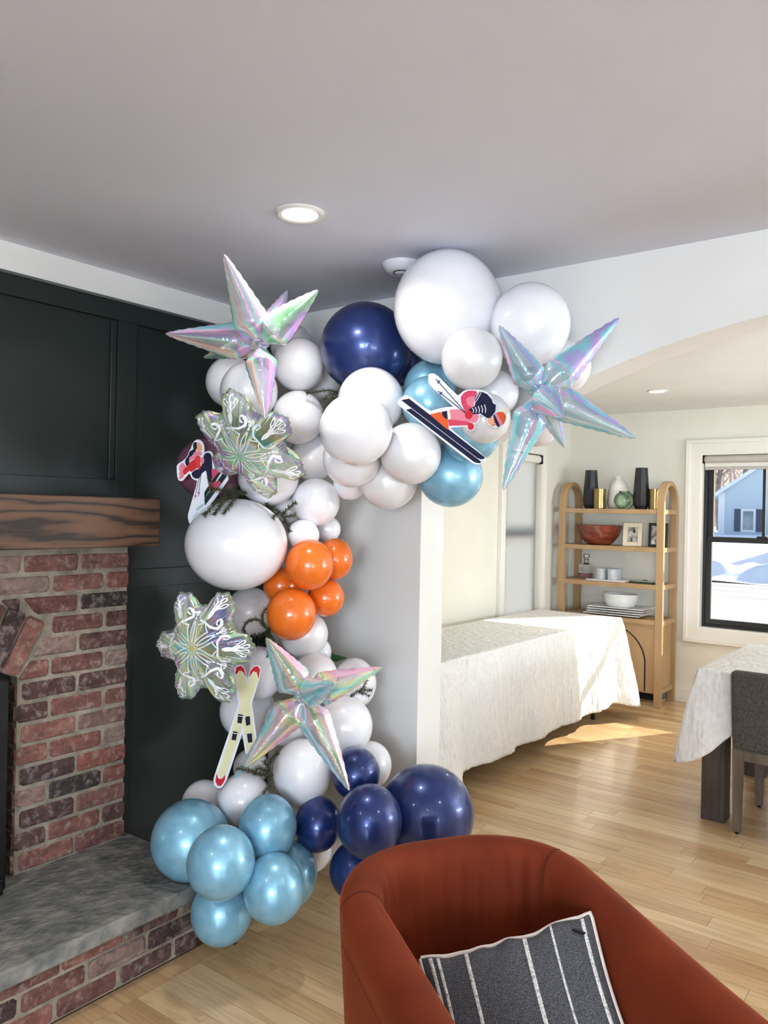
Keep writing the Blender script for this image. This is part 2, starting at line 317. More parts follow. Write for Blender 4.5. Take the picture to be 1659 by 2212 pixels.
def far_window():
    x0, x1, z0, z1 = WB
    mb = MB(); c = .1   # casing: picture frame of boards with a raised back band
    mb.box(x0 - c, x0, YB - .02, YB, z0 - c, z1 + c).box(x1, x1 + c, YB - .02, YB, z0 - c, z1 + c).box(x0, x1, YB - .02, YB, z1, z1 + c).box(x0, x1, YB - .02, YB, z0 - c, z0)
    w = tag(mb.build('window_1', m_trim, smooth=False), kind='structure')
    b = MB(); e = .012
    b.box(x0 - c - e, x0 - c + .02, YB - .034, YB, z0 - c - e, z1 + c + e).box(x1 + c - .02, x1 + c + e, YB - .034, YB, z0 - c - e, z1 + c + e)
    b.box(x0 - c + .02, x1 + c - .02, YB - .034, YB, z1 + c - .02, z1 + c + e).box(x0 - c + .02, x1 + c - .02, YB - .034, YB, z0 - c - e, z0 - c + .02)
    b.build('back_band', m_trim, w, bevel=.003)
    j = .013
    MB().box(x0, x0 + j, YB - .012, YB + .16, z0, z1).box(x1 - j, x1, YB - .012, YB + .16, z0, z1).box(x0 + j, x1 - j, YB - .012, YB + .16, z1 - j, z1).box(x0 + j, x1 - j, YB - .012, YB + .16, z0, z0 + j).build('jamb_liner', m_trim, w, smooth=False)
    X0, X1, Z0, Z1 = x0 + j, x1 - j, z0 + j, z1 - j; ya = YB + .06; zm = 1.33
    def rect(nm, a0, a1, b0, b1, y0, y1, t, tb=None):
        tb = tb or t
        return MB().box(a0, a0 + t, y0, y1, b0, b1).box(a1 - t, a1, y0, y1, b0, b1).box(a0 + t, a1 - t, y0, y1, b1 - t, b1).box(a0 + t, a1 - t, y0, y1, b0, b0 + tb).build(nm, m_blackwin, w, bevel=.002)
    rect('window_frame', X0, X1, Z0, Z1, ya - .01, ya + .08, .022)
    lo = rect('lower_sash', X0 + .022, X1 - .022, Z0 + .022, zm + .02, ya, ya + .035, .042)
    up = rect('upper_sash', X0 + .022, X1 - .022, zm - .02, Z1 - .022, ya + .037, ya + .072, .042)
    xm = (X0 + X1) / 2
    MB().box(xm - .011, xm + .011, ya + .045, ya + .065, zm + .02, Z1 - .06).build('muntin_bar', m_blackwin, w, smooth=False)
    MB().box(xm - .04, xm + .04, ya + .0, ya + .035, zm + .02, zm + .035).build('sash_lock', m_blackwin, w, bevel=.004)
    MB().box(X0 + .06, X1 - .06, ya + .016, ya + .02, Z0 + .06, zm - .02).build('lower_pane', m_glass, w, smooth=False)
    MB().box(X0 + .06, X1 - .06, ya + .052, ya + .056, zm + .02, Z1 - .06).build('upper_pane', m_glass, w, smooth=False)
    rb = thing('roller_blind', 'rolled-up beige roller blind at the top of the snowy window', 'blind', ((x0 + x1) / 2, YB, z1 - .09))
    MB().box(x0 + .016, x1 - .016, YB - .005, YB + .058, z1 - .075, z1 - .014).build('fabric_roll', m_fabricblind, rb, bevel=.025, seg=4)
    MB().box(x0 + .02, x1 - .02, YB + .040, YB + .044, z1 - .112, z1 - .06).build('fabric', m_trim, rb, smooth=False)
    MB().box(x0 + .02, x1 - .02, YB + .03, YB + .05, z1 - .13, z1 - .106).build('hem_bar', m_fabricblind, rb, bevel=.006)
    MB().box(x0 + .0135, x0 + .0158, YB - .008, YB + .058, z1 - .08, z1 - .0135).build('end_bracket', m_blackwin, rb, bevel=.012, seg=3)
far_window()
def side_window():
    y0, y1, z0, z1 = WS; c = .075
    mb = MB().box(XD, XD + .022, y0 - c, y0, z0 - c, z1 + c).box(XD, XD + .022, y1, y1 + c, z0 - c, z1 + c).box(XD, XD + .022, y0, y1, z1, z1 + c).box(XD, XD + .022, y0, y1, z0 - c, z0)
    w = tag(mb.build('window_2', m_trim, smooth=False), kind='structure')
    MB().box(XD, XD + .034, y0 - c - .012, y0 - c + .014, z0 - c, z1 + c).box(XD, XD + .034, y1 + c - .014, y1 + c + .012, z0 - c, z1 + c).build('back_band', m_trim, w, bevel=.003)
    MB().box(XD - .12, XD - .085, y0, y0 + .05, z0, z1).box(XD - .12, XD - .085, y1 - .05, y1, z0, z1).box(XD - .12, XD - .085, y0 + .05, y1 - .05, 1.30, 1.37).box(XD - .12, XD - .085, y0 + .05, y1 - .05, z1 - .05, z1).box(XD - .12, XD - .085, y0 + .05, y1 - .05, z0, z0 + .06).build('window_sash', m_blackwin, w, smooth=False)
    MB().box(XD - .105, XD - .10, y0 + .05, y1 - .05, z0 + .06, z1 - .05).build('pane', m_glass, w, smooth=False)
    mt, t, b = newmat('translucent_blind'); b.inputs['Base Color'].default_value = s(236, 238, 240); b.inputs['Roughness'].default_value = .9
    tl = t.nodes.new('ShaderNodeBsdfTranslucent'); tl.inputs[0].default_value = s(255, 251, 242); mx = t.nodes.new('ShaderNodeMixShader'); mx.inputs[0].default_value = .9
    nz = t.nodes.new('ShaderNodeTexNoise'); nz.inputs['Scale'].default_value = 220; bp = t.nodes.new('ShaderNodeBump'); bp.inputs['Strength'].default_value = .05
    t.links.new(nz.outputs['Fac'], bp.inputs['Height']); t.links.new(bp.outputs[0], b.inputs['Normal'])
    t.links.new(b.outputs[0], mx.inputs[1]); t.links.new(tl.outputs[0], mx.inputs[2]); t.links.new(mx.outputs[0], t.nodes['Material Output'].inputs[0])
    rb = thing('roller_blind', 'lowered white roller blind glowing with daylight beside the arched shelf', 'blind', (XD, (y0 + y1) / 2, z0))
    MB().box(XD - .022, XD - .020, y0 + .012, y1 - .012, z0 + .02, z1 - .03).build('fabric', mt, rb, smooth=False)
    MB().box(XD - .03, XD + .034, y0 + .012, y1 - .012, z1 - .075, z1 - .008).build('fabric_roll', m_trim, rb, bevel=.028, seg=5)
    for yy in (y0 + .004, y1 - .011): MB().box(XD - .032, XD + .036, yy, yy + .007, z1 - .078, z1 - .005).build('end_bracket', m_blackwin, rb, bevel=.024, seg=4)
side_window()

# ------------------------------------------------------------------ ceiling fittings
m_lit = pm('lit_diffuser', (1, 1, 1, 1), emis=(1, .96, .88, 1), estr=14)
m_trimring = pm('light_trim', s(226, 222, 216), s(222, 218, 212), 9, .4)
def downlight(x, y, label, r=.073, watts=5):
    t = thing('recessed_light', label, 'ceiling light', (x, y, CEIL - .012), group='recessed ceiling lights')
    MB().lathe([(r * .70, -.002), (r * .74, -.007), (r * .9, -.009), (r, -.004), (r, 0)], 40, (x, y, CEIL)).build('trim_ring', m_trimring, t)
    MB().lathe([(0, -.0085), (r * .4, -.0085), (r * .69, -.0078), (r * .71, -.004)], 36, (x, y, CEIL)).build('diffuser', m_lit, t)
    l = lamp('downlight', 'AREA', (x, y, CEIL - .016), watts, (1, .95, .88), r * 1.3, look=(0, 0, -1)); l.data.spread = math.radians(150)
    return t
downlight(-1.654, 1.736, 'lit recessed ceiling light near the front room\'s ceiling corner')
downlight(-1.885, 5.606, 'lit recessed light in the dining room ceiling', watts=5)
for x, y in ((.6, 1.736), (-1.65, -.5), (.6, -.5), (.9, 5.6)): downlight(x, y, 'recessed ceiling light out of the picture above the viewer')
t = thing('smoke_detector', 'round white smoke detector on the ceiling beside the giant white balloon', 'smoke detector', (-1.687, 2.301, CEIL - .04))
m_plastic = pm('white_plastic', s(226, 226, 234), s(222, 222, 230), 9, .4)
MB().lathe([(0, -.036), (.035, -.036), (.052, -.032), (.066, -.018), (.071, -.008), (.071, 0)], 40, (-1.687, 2.301, CEIL)).build('housing', m_plastic, t)
MB().lathe([(.026, -.0355), (.0265, -.0385), (.029, -.0385), (.029, -.0355)], 32, (-1.680, 2.285, CEIL)).build('seam_ring', m_blackwin, t)
MB().lathe([(0, -.042), (.02, -.0415), (.0255, -.0375), (.0255, -.035)], 32, (-1.680, 2.285, CEIL)).build('test_button', m_plastic, t)

# ------------------------------------------------------------------ fireplace
XBK = -2.60; YE = 1.838; YOP = 1.41; YC = .96; Z0 = .253; PIT = .0723; BH = .0585
R_IN = .85; ZC = .20; R_OUT = R_IN + .195
fp = thing('fireplace', 'old red brick fireplace surround with arched opening below the oak mantel', 'fireplace', (XBK, YC, Z0))
ZTOP = 1.361
def arch_y(z, R):   # half width of the circle at height z
    d = z - ZC
    return math.sqrt(max(R * R - d * d, 0)) if abs(d) < R else 0
# mortar core with the opening left free
core = MB()
HW = YOP - YC
zspr = ZC + math.sqrt(R_IN ** 2 - HW ** 2); HWC = math.sqrt(1 - (HW / R_IN) ** 2)
for sgn in (1, -1):
    core.prism([(YC + sgn * HW, Z0), (YC + sgn * (YE - YC - .006), Z0), (YC + sgn * (YE - YC - .006), ZTOP), (YC + sgn * HW, ZTOP)], XG - .02, XBK - .007, lambda a, b, w: (w, a, b))
n = 16
for i in range(n):
    a0 = -HW + 2 * HW * i / n; a1 = -HW + 2 * HW * (i + 1) / n
    z0 = ZC + math.sqrt(R_IN ** 2 - a0 ** 2); z1 = ZC + math.sqrt(R_IN ** 2 - a1 ** 2)
    core.prism([(YC + a0, z0), (YC + a1, z1), (YC + a1, ZTOP), (YC + a0, ZTOP)], XG - .02, XBK - .007, lambda a, b, w: (w, a, b))
# deep reveal of the opening
core.build('mortar', m_mortar, fp, smooth=False)
m_soot = pm('sooty_firebrick', s(30, 26, 24), s(42, 36, 33), 9, .95, bump=.5, bscale=40)
MB().box(XG - .45, XG - .43, YC - HW - .1, YC + HW + .1, Z0, 1.2).box(XG - .43, XG - .02, YC + HW, YC + HW + .02, Z0, 1.2).box(XG - .43, XG - .02, YC - HW - .02, YC - HW, Z0, 1.2).build('firebox', m_soot, fp, smooth=False)
def brick_piece(poly, x0, x1, parent, fn=None):
    """brick from an outline in (y, z): slumped, chamfered face"""
    cy = sum(p[0] for p in poly) / len(poly); cz = sum(p[1] for p in poly) / len(poly); x1 += random.uniform(-.004, .003)
    pts = []
    for i, p in enumerate(poly):      # cut the corners
        a = Vector(poly[i - 1]); b = Vector(p); c = Vector(poly[(i + 1) % len(poly)])
        k = random.uniform(.005, .010); pts += [tuple(b + (a - b).normalized() * k), tuple(b + (c - b).normalized() * k)]
    n = len(pts); j = [(q[0] + random.uniform(-.0012, .0012), q[1] + random.uniform(-.0012, .0012)) for q in pts]
    ins = [(cy + (q[0] - cy) * (1 - .006 / max(.02, abs(q[0] - cy))), cz + (q[1] - cz) * (1 - .005 / max(.015, abs(q[1] - cz)))) for q in j]
    f = fn or (lambda a, b, w: (w, a, b))
    vs = [f(a, b, x0) for a, b in j] + [f(a, b, x1 - .005) for a, b in j] + [f(a, b, x1) for a, b in ins]
    fs = [(i, (i + 1) % n, n + (i + 1) % n, n + i) for i in range(n)] + [(n + i, n + (i + 1) % n, 2 * n + (i + 1) % n, 2 * n + i) for i in range(n)] + [list(range(2 * n, 3 * n))]
    mb = MB().add(vs, fs); c = Vector((0, 0, 0))
    for v in mb.v: c += v
    c /= len(mb.v)
    o = bpy.data.objects.new('brick', mb.mesh('brick', m_brick, c, True, 30)); COL.objects.link(o); o.parent = parent; o.location = c - wloc(parent)
    return o
L_F = .200; MG = .0125
for sgn in (1, -1):
    for i in range(16):
        zb = Z0 + .006 + i * PIT; zt = min(zb + BH, ZTOP - .002)
        if zt - zb < .02: continue
        y = YE; k = 0
        while True:
            ln = L_F if (i % 2 == 0 or k > 0) else .094
            y1 = y; y0 = y - ln
            def lim(z):
                zo = ZC + R_OUT * HWC
                if z < zspr: return YOP
                if z < zo: return YOP + .013 + (z - zspr) * HW / R_IN / HWC
                return YC + arch_y(z, R_OUT + .012) if z < ZC + R_OUT + .012 else YC
            lb, lt = lim(zb), lim(zt)
            if y1 - .03 < min(lb, lt): break
            pb, pt_ = max(y0, lb), max(y0, lt)
            if y1 - pb > .02 or y1 - pt_ > .02:
                pb = min(pb, y1 - .008); pt_ = min(pt_, y1 - .008)
                poly = [(pb, zb), (y1, zb), (y1, zt), (pt_, zt)]
                if sgn < 0: poly = [(2 * YC - a, b) for a, b in poly][::-1]
                brick_piece(poly, XG - .02, XBK, fp)
            y = y0 - MG; k += 1
            if y < YC: break
# voussoirs
a_max = math.asin(HW / R_IN); nv = 15
for i in range(nv):
    a = -a_max + .01 + (2 * a_max - .02) * (i + .5) / nv; hw = (a_max - .01) / nv * .84
    q = lambda r, t: (YC + r * math.sin(t), ZC + r * math.cos(t))
    brick_piece([q(R_IN - .006, a - hw), q(R_OUT, a - hw), q(R_OUT, a + hw), q(R_IN - .006, a + hw)][::-1], XG - .02, XBK + .006, fp)
# jamb bricks inside the opening on the far side
for i in range(10):
    zb = Z0 + .006 + i * PIT; zt = zb + BH
    if zt > zspr + .01: break
    brick_piece([(XBK - .115 + (0.0 if i % 2 else .0), zb), (XBK - .008, zb), (XBK - .008, zt), (XBK - .115, zt)], YOP + .02, YOP - .004, fp, fn=lambda a, b, w: (a, w, b))
# black insert
t = thing('fireplace_insert', 'black metal fireplace insert standing on the hearth inside the brick arch', 'fireplace insert', (-2.55, YC, Z0))
MB().box(-2.66, -2.535, YC - .385, YC - .33, Z0, .93).box(-2.66, -2.535, YC + .33, YC + .385, Z0, .93).box(-2.66, -2.535, YC - .33, YC + .33, .87, .93).box(-2.66, -2.50, YC - .36, YC + .36, Z0, Z0 + .05).build('frame', m_black, t, bevel=.004)
MB().box(-2.60, -2.59, YC - .33, YC + .33, Z0 + .05, .87).build('glass_door', pm('dark_glass', s(8, 8, 9), s(12, 12, 13), 3, .08), t, smooth=False)
# mantel beam
tag(box('mantel_beam', (XG, -2.40, .05, 1.822, ZTOP, 1.533), m_mantel, bevel=.004), 'thick dark-stained oak mantel beam above the brick fireplace', 'mantel')
# hearth
XH = -2.147; YH = 1.818
he = thing('hearth', 'raised brick hearth with a grey bluestone slab in front of the fireplace', 'hearth', (-2.3, 1.0, 0))
box('mortar', (XG, XH - .007, -.2, YH - .006, 0, .2), m_mortar, he)
box('stone_slab', (XG, -2.085, -.23, 1.872, .2, Z0), m_slate, he, bevel=.007, seg=3)
tops = [(.004, .060), (.070, .126), (.136, .192)]
starts = [.092, .200, .075]
for r, (zb, zt) in enumerate(tops):
    y = YH; k = 0
    while y > .2:
        ln = starts[r] if k == 0 else L_F
        brick_piece([(y - ln, zb), (y, zb), (y, zt), (y - ln, zt)], XH - .1, XH, he); y -= ln + MG; k += 1
    x = XH - .012; k = 0
    while x > XG + .12:      # return side
        ln = .1 if (k == 0 and r % 2) else L_F
        brick_piece([(x - ln, zb), (x, zb), (x, zt), (x - ln, zt)], YH - .05, YH - .001, he, fn=lambda a, b, w: (a, w, b)); x -= ln + MG; k += 1

# ------------------------------------------------------------------ rust velvet armchair
m_velvet = pm('rust_velvet', s(118, 45, 18), s(98, 35, 13), 7, .8, sheen=.35, sheen_tint=s(220, 120, 70), spec=.2, bump=.08, bscale=300, lo=.3, hi=.7)
m_seam = pm('velvet_seam', s(92, 34, 16), rough=.9)
n_ = math.hypot(.84, .55); CU = Vector((.84 / n_, -.55 / n_, 0)); CV = Vector((.55 / n_, .84 / n_, 0))
U0, VM, HWD, CR = -1.80, .808, .252, .20       # back plane, middle, half width, corner radius (centre line of the shell)
def uv(u, v, z): return CU * u + CV * v + Vector((0, 0, z))
def chair_path():
    P = []; Uf = -.93
    for i in range(14): P.append((Uf + (U0 + CR - Uf) * i / 14, VM - HWD, -PI / 2))
    for i in range(15): a = PI / 2 * i / 14; P.append((U0 + CR - CR * math.sin(a), VM - HWD + CR - CR * math.cos(a), -PI / 2 - a))
    for i in range(1, 5): P.append((U0, VM - HWD + CR + (2 * HWD - 2 * CR) * i / 5, -PI))
    for i in range(15): a = PI / 2 * i / 14; P.append((U0 + CR - CR * math.cos(a), VM + HWD - CR + CR * math.sin(a), -PI - a))
    for i in range(1, 15): P.append((U0 + CR + (Uf - U0 - CR) * i / 14, VM + HWD, -1.5 * PI))
    return P
CP = chair_path()
ac = thing('armchair', 'rust orange velvet barrel armchair with a striped cushion in it', 'armchair', uv(-1.45, VM, 0))
TH = .048
def shell_pt(k, q):
    """k: position along the path, q: 0..1 around the section from inner foot over the rim to outer foot"""
    i = min(int(k), len(CP) - 2); w = k - i
    u = CP[i][0] * (1 - w) + CP[i + 1][0] * w; v = CP[i][1] * (1 - w) + CP[i + 1][1] * w; a = CP[i][2] * (1 - w) + CP[i + 1][2] * w
    nu, nv = math.cos(a), math.sin(a)              # outward direction in (u, v)
    frac = abs(k / (len(CP) - 1) - .5) * 2
    zt = .695 - .05 * smoothstep(.3, 1.0, frac)
    if q < .38: d = -TH - .012 * (1 - q / .38); z = .30 + (zt - TH - .30) * (q / .38)
    elif q < .62: t = (q - .38) / .24 * PI; d = -TH * math.cos(t); z = zt - TH + TH * math.sin(t)
    else: t = (q - .62) / .38; d = TH - .02 * t; z = (zt - TH) * (1 - t) + .05 * t
    lean = .012 * (z - .3) / .4
    # soft pulls in the upholstery of the back
    if q < .5 and .30 < k / (len(CP) - 1) < .72:
        d += .0035 * math.sin(k * 2.6 + z * 6) * smoothstep(.0, .25, q) * (1 - smoothstep(.40, .5, q))
    d += lean
    return uv(u + nu * d, v + nv * d, z)
segs = [('arm', 0, 15.5), ('backrest', 15.5, 43.2), ('arm', 43.2, len(CP) - 1)]
for nm, k0, k1 in segs:
    nk = max(12, int((k1 - k0) * 2)); mb = MB()
    def fn(a, b, k0=k0, k1=k1):
        e = min(a, 1 - a) * (k1 - k0); p = shell_pt(k0 + (k1 - k0) * a, b)
        if e < .12 and 0 < k0 + (k1 - k0) * a < len(CP) - 1.01:     # rolled-in seam
            c = shell_pt(k0 + (k1 - k0) * a, .38); c2 = shell_pt(k0 + (k1 - k0) * a, .62); mid = (c + c2) / 2; mid.z = p.z if b < .38 or b > .62 else mid.z
            p = p + (mid - p) * .07 * (1 - e / .12)
        return p
    cols = sorted(set([0, .004, .012, .03, .97, .988, .996, 1] + [i / nk for i in range(nk + 1)]))
    vs_ = [fn(a, j / 36) for a in cols for j in range(37)]
    fs_ = [(i * 37 + j, i * 37 + j + 1, (i + 1) * 37 + j + 1, (i + 1) * 37 + j) for i in range(len(cols) - 1) for j in range(36)]
    fs_ += [[j for j in range(37)][::-1], [(len(cols) - 1) * 37 + j for j in range(37)]]
    mb.add(vs_, fs_).build(nm, m_velvet, ac, ang=60)
# outer side seam piping that runs down the left arm
for k in (15.5, 43.2):
    MB().tube([shell_pt(k, .30 + .7 * j / 24) for j in range(25)], .0011, 6).build('seam', m_seam, ac)
MB().tube([shell_pt(15.5 - 15.4 * j / 24, .655) for j in range(25)], .001, 6).build('seam', m_seam, ac)
mb = MB()
def cush(a, b):   # superellipse seat cushion
    th = a * 2 * PI; ph = (b - .5) * PI; e = lambda c, p: math.copysign(abs(c) ** p, c)
    uu = e(math.cos(th), .55) * e(math.cos(ph), .25); vv = e(math.sin(th), .55) * e(math.cos(ph), .25)
    return uv(-1.41 + .34 * uu, VM + .232 * vv, .345 + .075 * e(math.sin(ph), .6) + .01 * (1 - uu * uu) * (1 - vv * vv))
mb.grid(cush, 48, 20, cu=True).build('seat_cushion', m_velvet, ac, ang=180)
MB().prism([(-1.72, VM - .2), (-1.08, VM - .24), (-1.08, VM + .24), (-1.72, VM + .2)], .05, .30, lambda a, b, w: uv(a, b, w)).build('base', m_velvet, ac, bevel=.02)
for a, b in ((-1.68, -.18), (-1.68, .18), (-1.12, -.22), (-1.12, .22)):
    p = uv(a, VM + b, 0); MB().lathe([(.018, 0), (.024, .055)], 16, p).build('leg', m_black, ac)
# striped cushion
m_denim, t_, b_ = newmat('charcoal_weave'); N = t_.nodes; Lk = t_.links; b_.inputs['Roughness'].default_value = .95
uvn = N.new('ShaderNodeTexCoord'); n1 = N.new('ShaderNodeTexNoise'); n1.inputs['Scale'].default_value = 620; n1.inputs['Detail'].default_value = 2
r1 = N.new('ShaderNodeValToRGB'); r1.color_ramp.elements[0].position = .42; r1.color_ramp.elements[1].position = .70; r1.color_ramp.elements[0].color = s(46, 47, 52); r1.color_ramp.elements[1].color = s(118, 118, 121)
Lk.new(uvn.outputs['Object'], n1.inputs['Vector']); Lk.new(n1.outputs['Fac'], r1.inputs[0]); Lk.new(r1.outputs[0], b_.inputs['Base Color'])
bp = N.new('ShaderNodeBump'); bp.inputs['Strength'].default_value = .5; bp.inputs['Distance'].default_value = .002; Lk.new(n1.outputs['Fac'], bp.inputs['Height']); Lk.new(bp.outputs[0], b_.inputs['Normal'])
m_stripe = pm('cotton_stripe', s(226, 224, 218), s(150, 150, 150), 160, .95, bump=.6, bscale=200, lo=.45, hi=.75)
m_linenback = pm('cream_cotton', s(226, 214, 204), s(218, 206, 196), 60, .95, bump=.1, bscale=200)
TL = uv(-1.60, .672, .538); TR = uv(-1.475, 1.012, .645); DN = (CU * .21 + CV * -.02 + Vector((0, 0, -.20)))
PW = TR - TL; PN = DN.cross(PW).normalized()
if PN.dot(EYE - TL) < 0: PN = -PN
cu_ = thing('throw_pillow', 'charcoal woven throw pillow with white stitched stripes on the armchair', 'pillow', TL + PW / 2 + DN)
def pil(a, b, side):
    pin = 1 - .07 * math.sin(PI * a) * (1 if True else 0); 
    A = .5 + (a - .5) * (1 - .06 * math.sin(PI * b)); Bb = .5 + (b - .5) * (1 - .07 * math.sin(PI * a))
    h = .062 * (max(0, math.sin(PI * a) * math.sin(PI * b))) ** .5
    wr = .006 * fract_noise(a * 5, b * 4, 3.1) * math.sin(PI * a) + .004 * math.sin(a * 26 + 2 * fract_noise(b * 3, a * 2)) * (1 - smoothstep(.0, .3, b)) * math.sin(PI * a)
    Bb += (.035 * fract_noise(a * 4.2, 7.7) + .02 * fract_noise(a * 11, 2.2)) * (1 - smoothstep(0, .35, b)) * smoothstep(0, .1, a) * smoothstep(0, .1, 1 - a) * (1 if side > 0 else .2)
    return TL + PW * A + DN * (Bb * 1.15) + PN * (h * side + wr * (side > 0) + .0015 * side)
MB().grid(lambda a, b: pil(a, b, 1), 60, 48).build('front_cover', m_denim, cu_, ang=180)
MB().grid(lambda a, b: pil(1 - a, b, -1), 40, 32).build('back_cover', m_linenback, cu_, ang=180)
def edge(sv):   # cream selvage between the covers
    sv *= 4; k = int(sv) % 4; w = sv - int(sv)
    return [(w, 0), (1, w), (1 - w, 1), (0, 1 - w)][k]
MB().tube([(pil(*edge(i / 160), 1) + pil(*edge(i / 160), -1)) / 2 - PN * .004 for i in range(161)], .0065, 8).build('piping', m_linenback, cu_)
for a, w in ((.055, .008), (.098, .007), (.26, .008), (.60, .009), (.76, .005), (.945, .008)):
    def st(q, e, a=a, w=w):
        jit = .0 + .10 * w * math.sin(q * 300)
        return pil(min(.995, a + (e - .5) * (w + jit) / .38), .012 + q * .97, 1) + PN * (.0016 + .0012 * math.sin(PI * e) + .0007 * abs(math.sin(q * 160)))
    MB().grid(lambda q, e: st(q, e), 160, 3).build('stripe', m_stripe, cu_, ang=180)
MB().box(-.013, .013, -.004, .004, 0, .003).build('button_loop', m_black, cu_, local=True).location = pil(.91, .10, 1) + PN * .003 - cu_.location

# ------------------------------------------------------------------ arched bookshelf
m_shelf = pm('light_oak', s(186, 152, 110), s(168, 134, 95), 2.2, .5, stretch=(3, 3, .5), detail=7, lo=.3, hi=.7)
YS0, YS1 = 6.325, 6.690; XA, XB_ = -2.943, -2.056; BW = .057
sh = thing('bookshelf', 'light oak open bookshelf with two arched side frames and arched cabinet door', 'bookshelf', ((XA + XB_) / 2, (YS0 + YS1) / 2, 0))
def arch_frame(x0, x1):
    ro = (YS1 - YS0) / 2; yc = (YS0 + YS1) / 2; zc = 1.79 - ro; th = .036; out = []; inn = []
    pts_o = [(YS0, 0)] + [(yc - ro * math.cos(PI * i / 28), zc + ro * math.sin(PI * i / 28)) for i in range(29)] + [(YS1, 0)]
    ri = ro - th
    pts_i = [(YS0 + th, 0)] + [(yc - ri * math.cos(PI * i / 28), zc + ri * math.sin(PI * i / 28)) for i in range(29)] + [(YS1 - th, 0)]
    mb = MB()
    for i in range(len(pts_o) - 1):
        mb.prism([pts_o[i], pts_o[i + 1], pts_i[i + 1], pts_i[i]], x0, x1, lambda a, b, w: (w, a, b))
    import bmesh
    o = mb.build('arched_frame', m_shelf, sh, smooth=False)
    bm = bmesh.new(); bm.from_mesh(o.data); bmesh.ops.remove_doubles(bm, verts=bm.verts, dist=1e-5)
    bad = [f for f in bm.faces if all(len(e.link_faces) > 2 for e in f.edges) and False]
    # drop inner cross faces
    kill = {}
    for f in bm.faces:
        key = tuple(sorted(v.index for v in f.verts)); kill.setdefault(key, []).append(f)
    dead = [f for fs in kill.values() if len(fs) > 1 for f in fs]
    bmesh.ops.delete(bm, geom=dead, context='FACES_ONLY'); bmesh.ops.recalc_face_normals(bm, faces=bm.faces)
    bm.to_mesh(o.data); bm.free(); o.data.polygons.foreach_set('use_smooth', [True] * len(o.data.polygons)); o.data.set_sharp_from_angle(angle=math.radians(30))
    md = o.modifiers.new('bevel', 'BEVEL'); md.width = .002; md.limit_method = 'ANGLE'; md.angle_limit = math.radians(50)
arch_frame(XA, XA + BW); arch_frame(XB_ - BW, XB_)
SHZ = [1.561, 1.259, .965, .684]
for z in SHZ:
    MB().box(XA + .001, XB_ - .001, YS0 + .037, YS1 - .037, z - .036, z).box(XA + BW + .001, XB_ - BW - .001, YS0 + .003, YS0 + .0369, z - .036, z).build('shelf', m_shelf, sh, smooth=False)
cb = box('cabinet_body', (XA + BW, XB_ - BW, YS0 + .02, YS1 - .04, .105, .648), m_shelf, sh)
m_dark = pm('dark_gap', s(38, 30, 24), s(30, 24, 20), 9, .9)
box('side_panel', (XB_ - .05, XB_ - .03, YS0 + .037, YS1 - .037, .10, .648), m_shelf, sh)
box('bottom_rail', (XB_ - .045, XB_ - .01, YS0 + .037, YS1 - .037, .105, .14), m_shelf, sh)
box('toe_board', (XA + BW, XB_ - .06, YS0 + .05, YS1 - .04, .002, .022), m_shelf, sh)
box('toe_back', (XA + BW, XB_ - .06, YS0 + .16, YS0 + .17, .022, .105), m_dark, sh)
# pair of doors whose outline is one arch, standing proud
XM = (XA + XB_) / 2; RA = .305
for sg in (1, -1):
    poly = [(XM + sg * .001, .118)] + [(XM + sg * RA, .118)] + [(XM + sg * RA * math.cos(a), .33 + (RA - .015) * math.sin(a)) for a in [PI / 2 * i / 20 for i in range(21)]][:-1] + [(XM + sg * .001, .33 + RA - .015)]
    if sg < 0: poly = poly[::-1]
    MB().prism(poly, YS0 + .019, YS0 + .004, lambda a, b, w: (a, w, b)).build('door', m_shelf, sh, bevel=.0015, ang=30)
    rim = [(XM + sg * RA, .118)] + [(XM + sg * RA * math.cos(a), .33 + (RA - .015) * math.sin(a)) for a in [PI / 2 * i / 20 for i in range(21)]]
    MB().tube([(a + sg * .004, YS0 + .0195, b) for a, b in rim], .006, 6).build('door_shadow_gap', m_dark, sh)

# ------------------------------------------------------------------ things on the bookshelf
def sx(px_, z, Y): return onY(px_, proj((-2.5, Y, z))[1], Y).x
m_ceramic_black = pm('black_ceramic', s(30, 31, 34), s(40, 41, 44), 12, .35)
m_ceramic_white = pm('matte_white_ceramic', s(228, 224, 216), s(220, 215, 206), 10, .7)
m_porcelain = pm('white_porcelain', s(236, 236, 234), s(232, 232, 230), 5, .2, coat=.4)
m_brass = pm('brushed_brass', s(178, 152, 102), s(150, 124, 78), 30, .3, metal=1, stretch=(3, 3, .1))
m_bowlwood = pm('red_wood', s(98, 38, 25), s(140, 66, 44), 9, .22, stretch=(1, 1, 3), detail=6, coat=.3)
m_greenglass = glassmat('green_glass', (.72, .86, .70, 1), .05)
m_clear = glassmat('clear_glass', (.95, .96, .96, 1), .09)
m_clear2 = pm('cut_crystal', s(240, 243, 245), s(214, 218, 220), 90, .12, bump=.9, bscale=120)
m_clear2.node_tree.nodes['Principled BSDF'].inputs['Transmission Weight'].default_value = .25
m_whiskey = pm('whiskey', s(140, 58, 36), s(124, 48, 30), 6, .15)
def faceted_vase(px_, h, label):
    z = SHZ[0]; Y = 6.47; x = sx(px_, z, Y); prof = [(.045, 0), (.062, .03 * h / .33), (.068, .085 * h / .33), (.049, h), (.044, h), (.05, .1), (0, .05)]
    t = tag(MB().lathe(prof, 10, (x, Y, z)).build('faceted_vase', m_ceramic_black, ang=12), label, 'vase', 'black faceted vases on the shelf')
faceted_vase(1276, .325, 'tall black faceted vase at the arched frame nearer the blind')
faceted_vase(1384.5, .338, 'tall black faceted vase behind the round green glass vase')
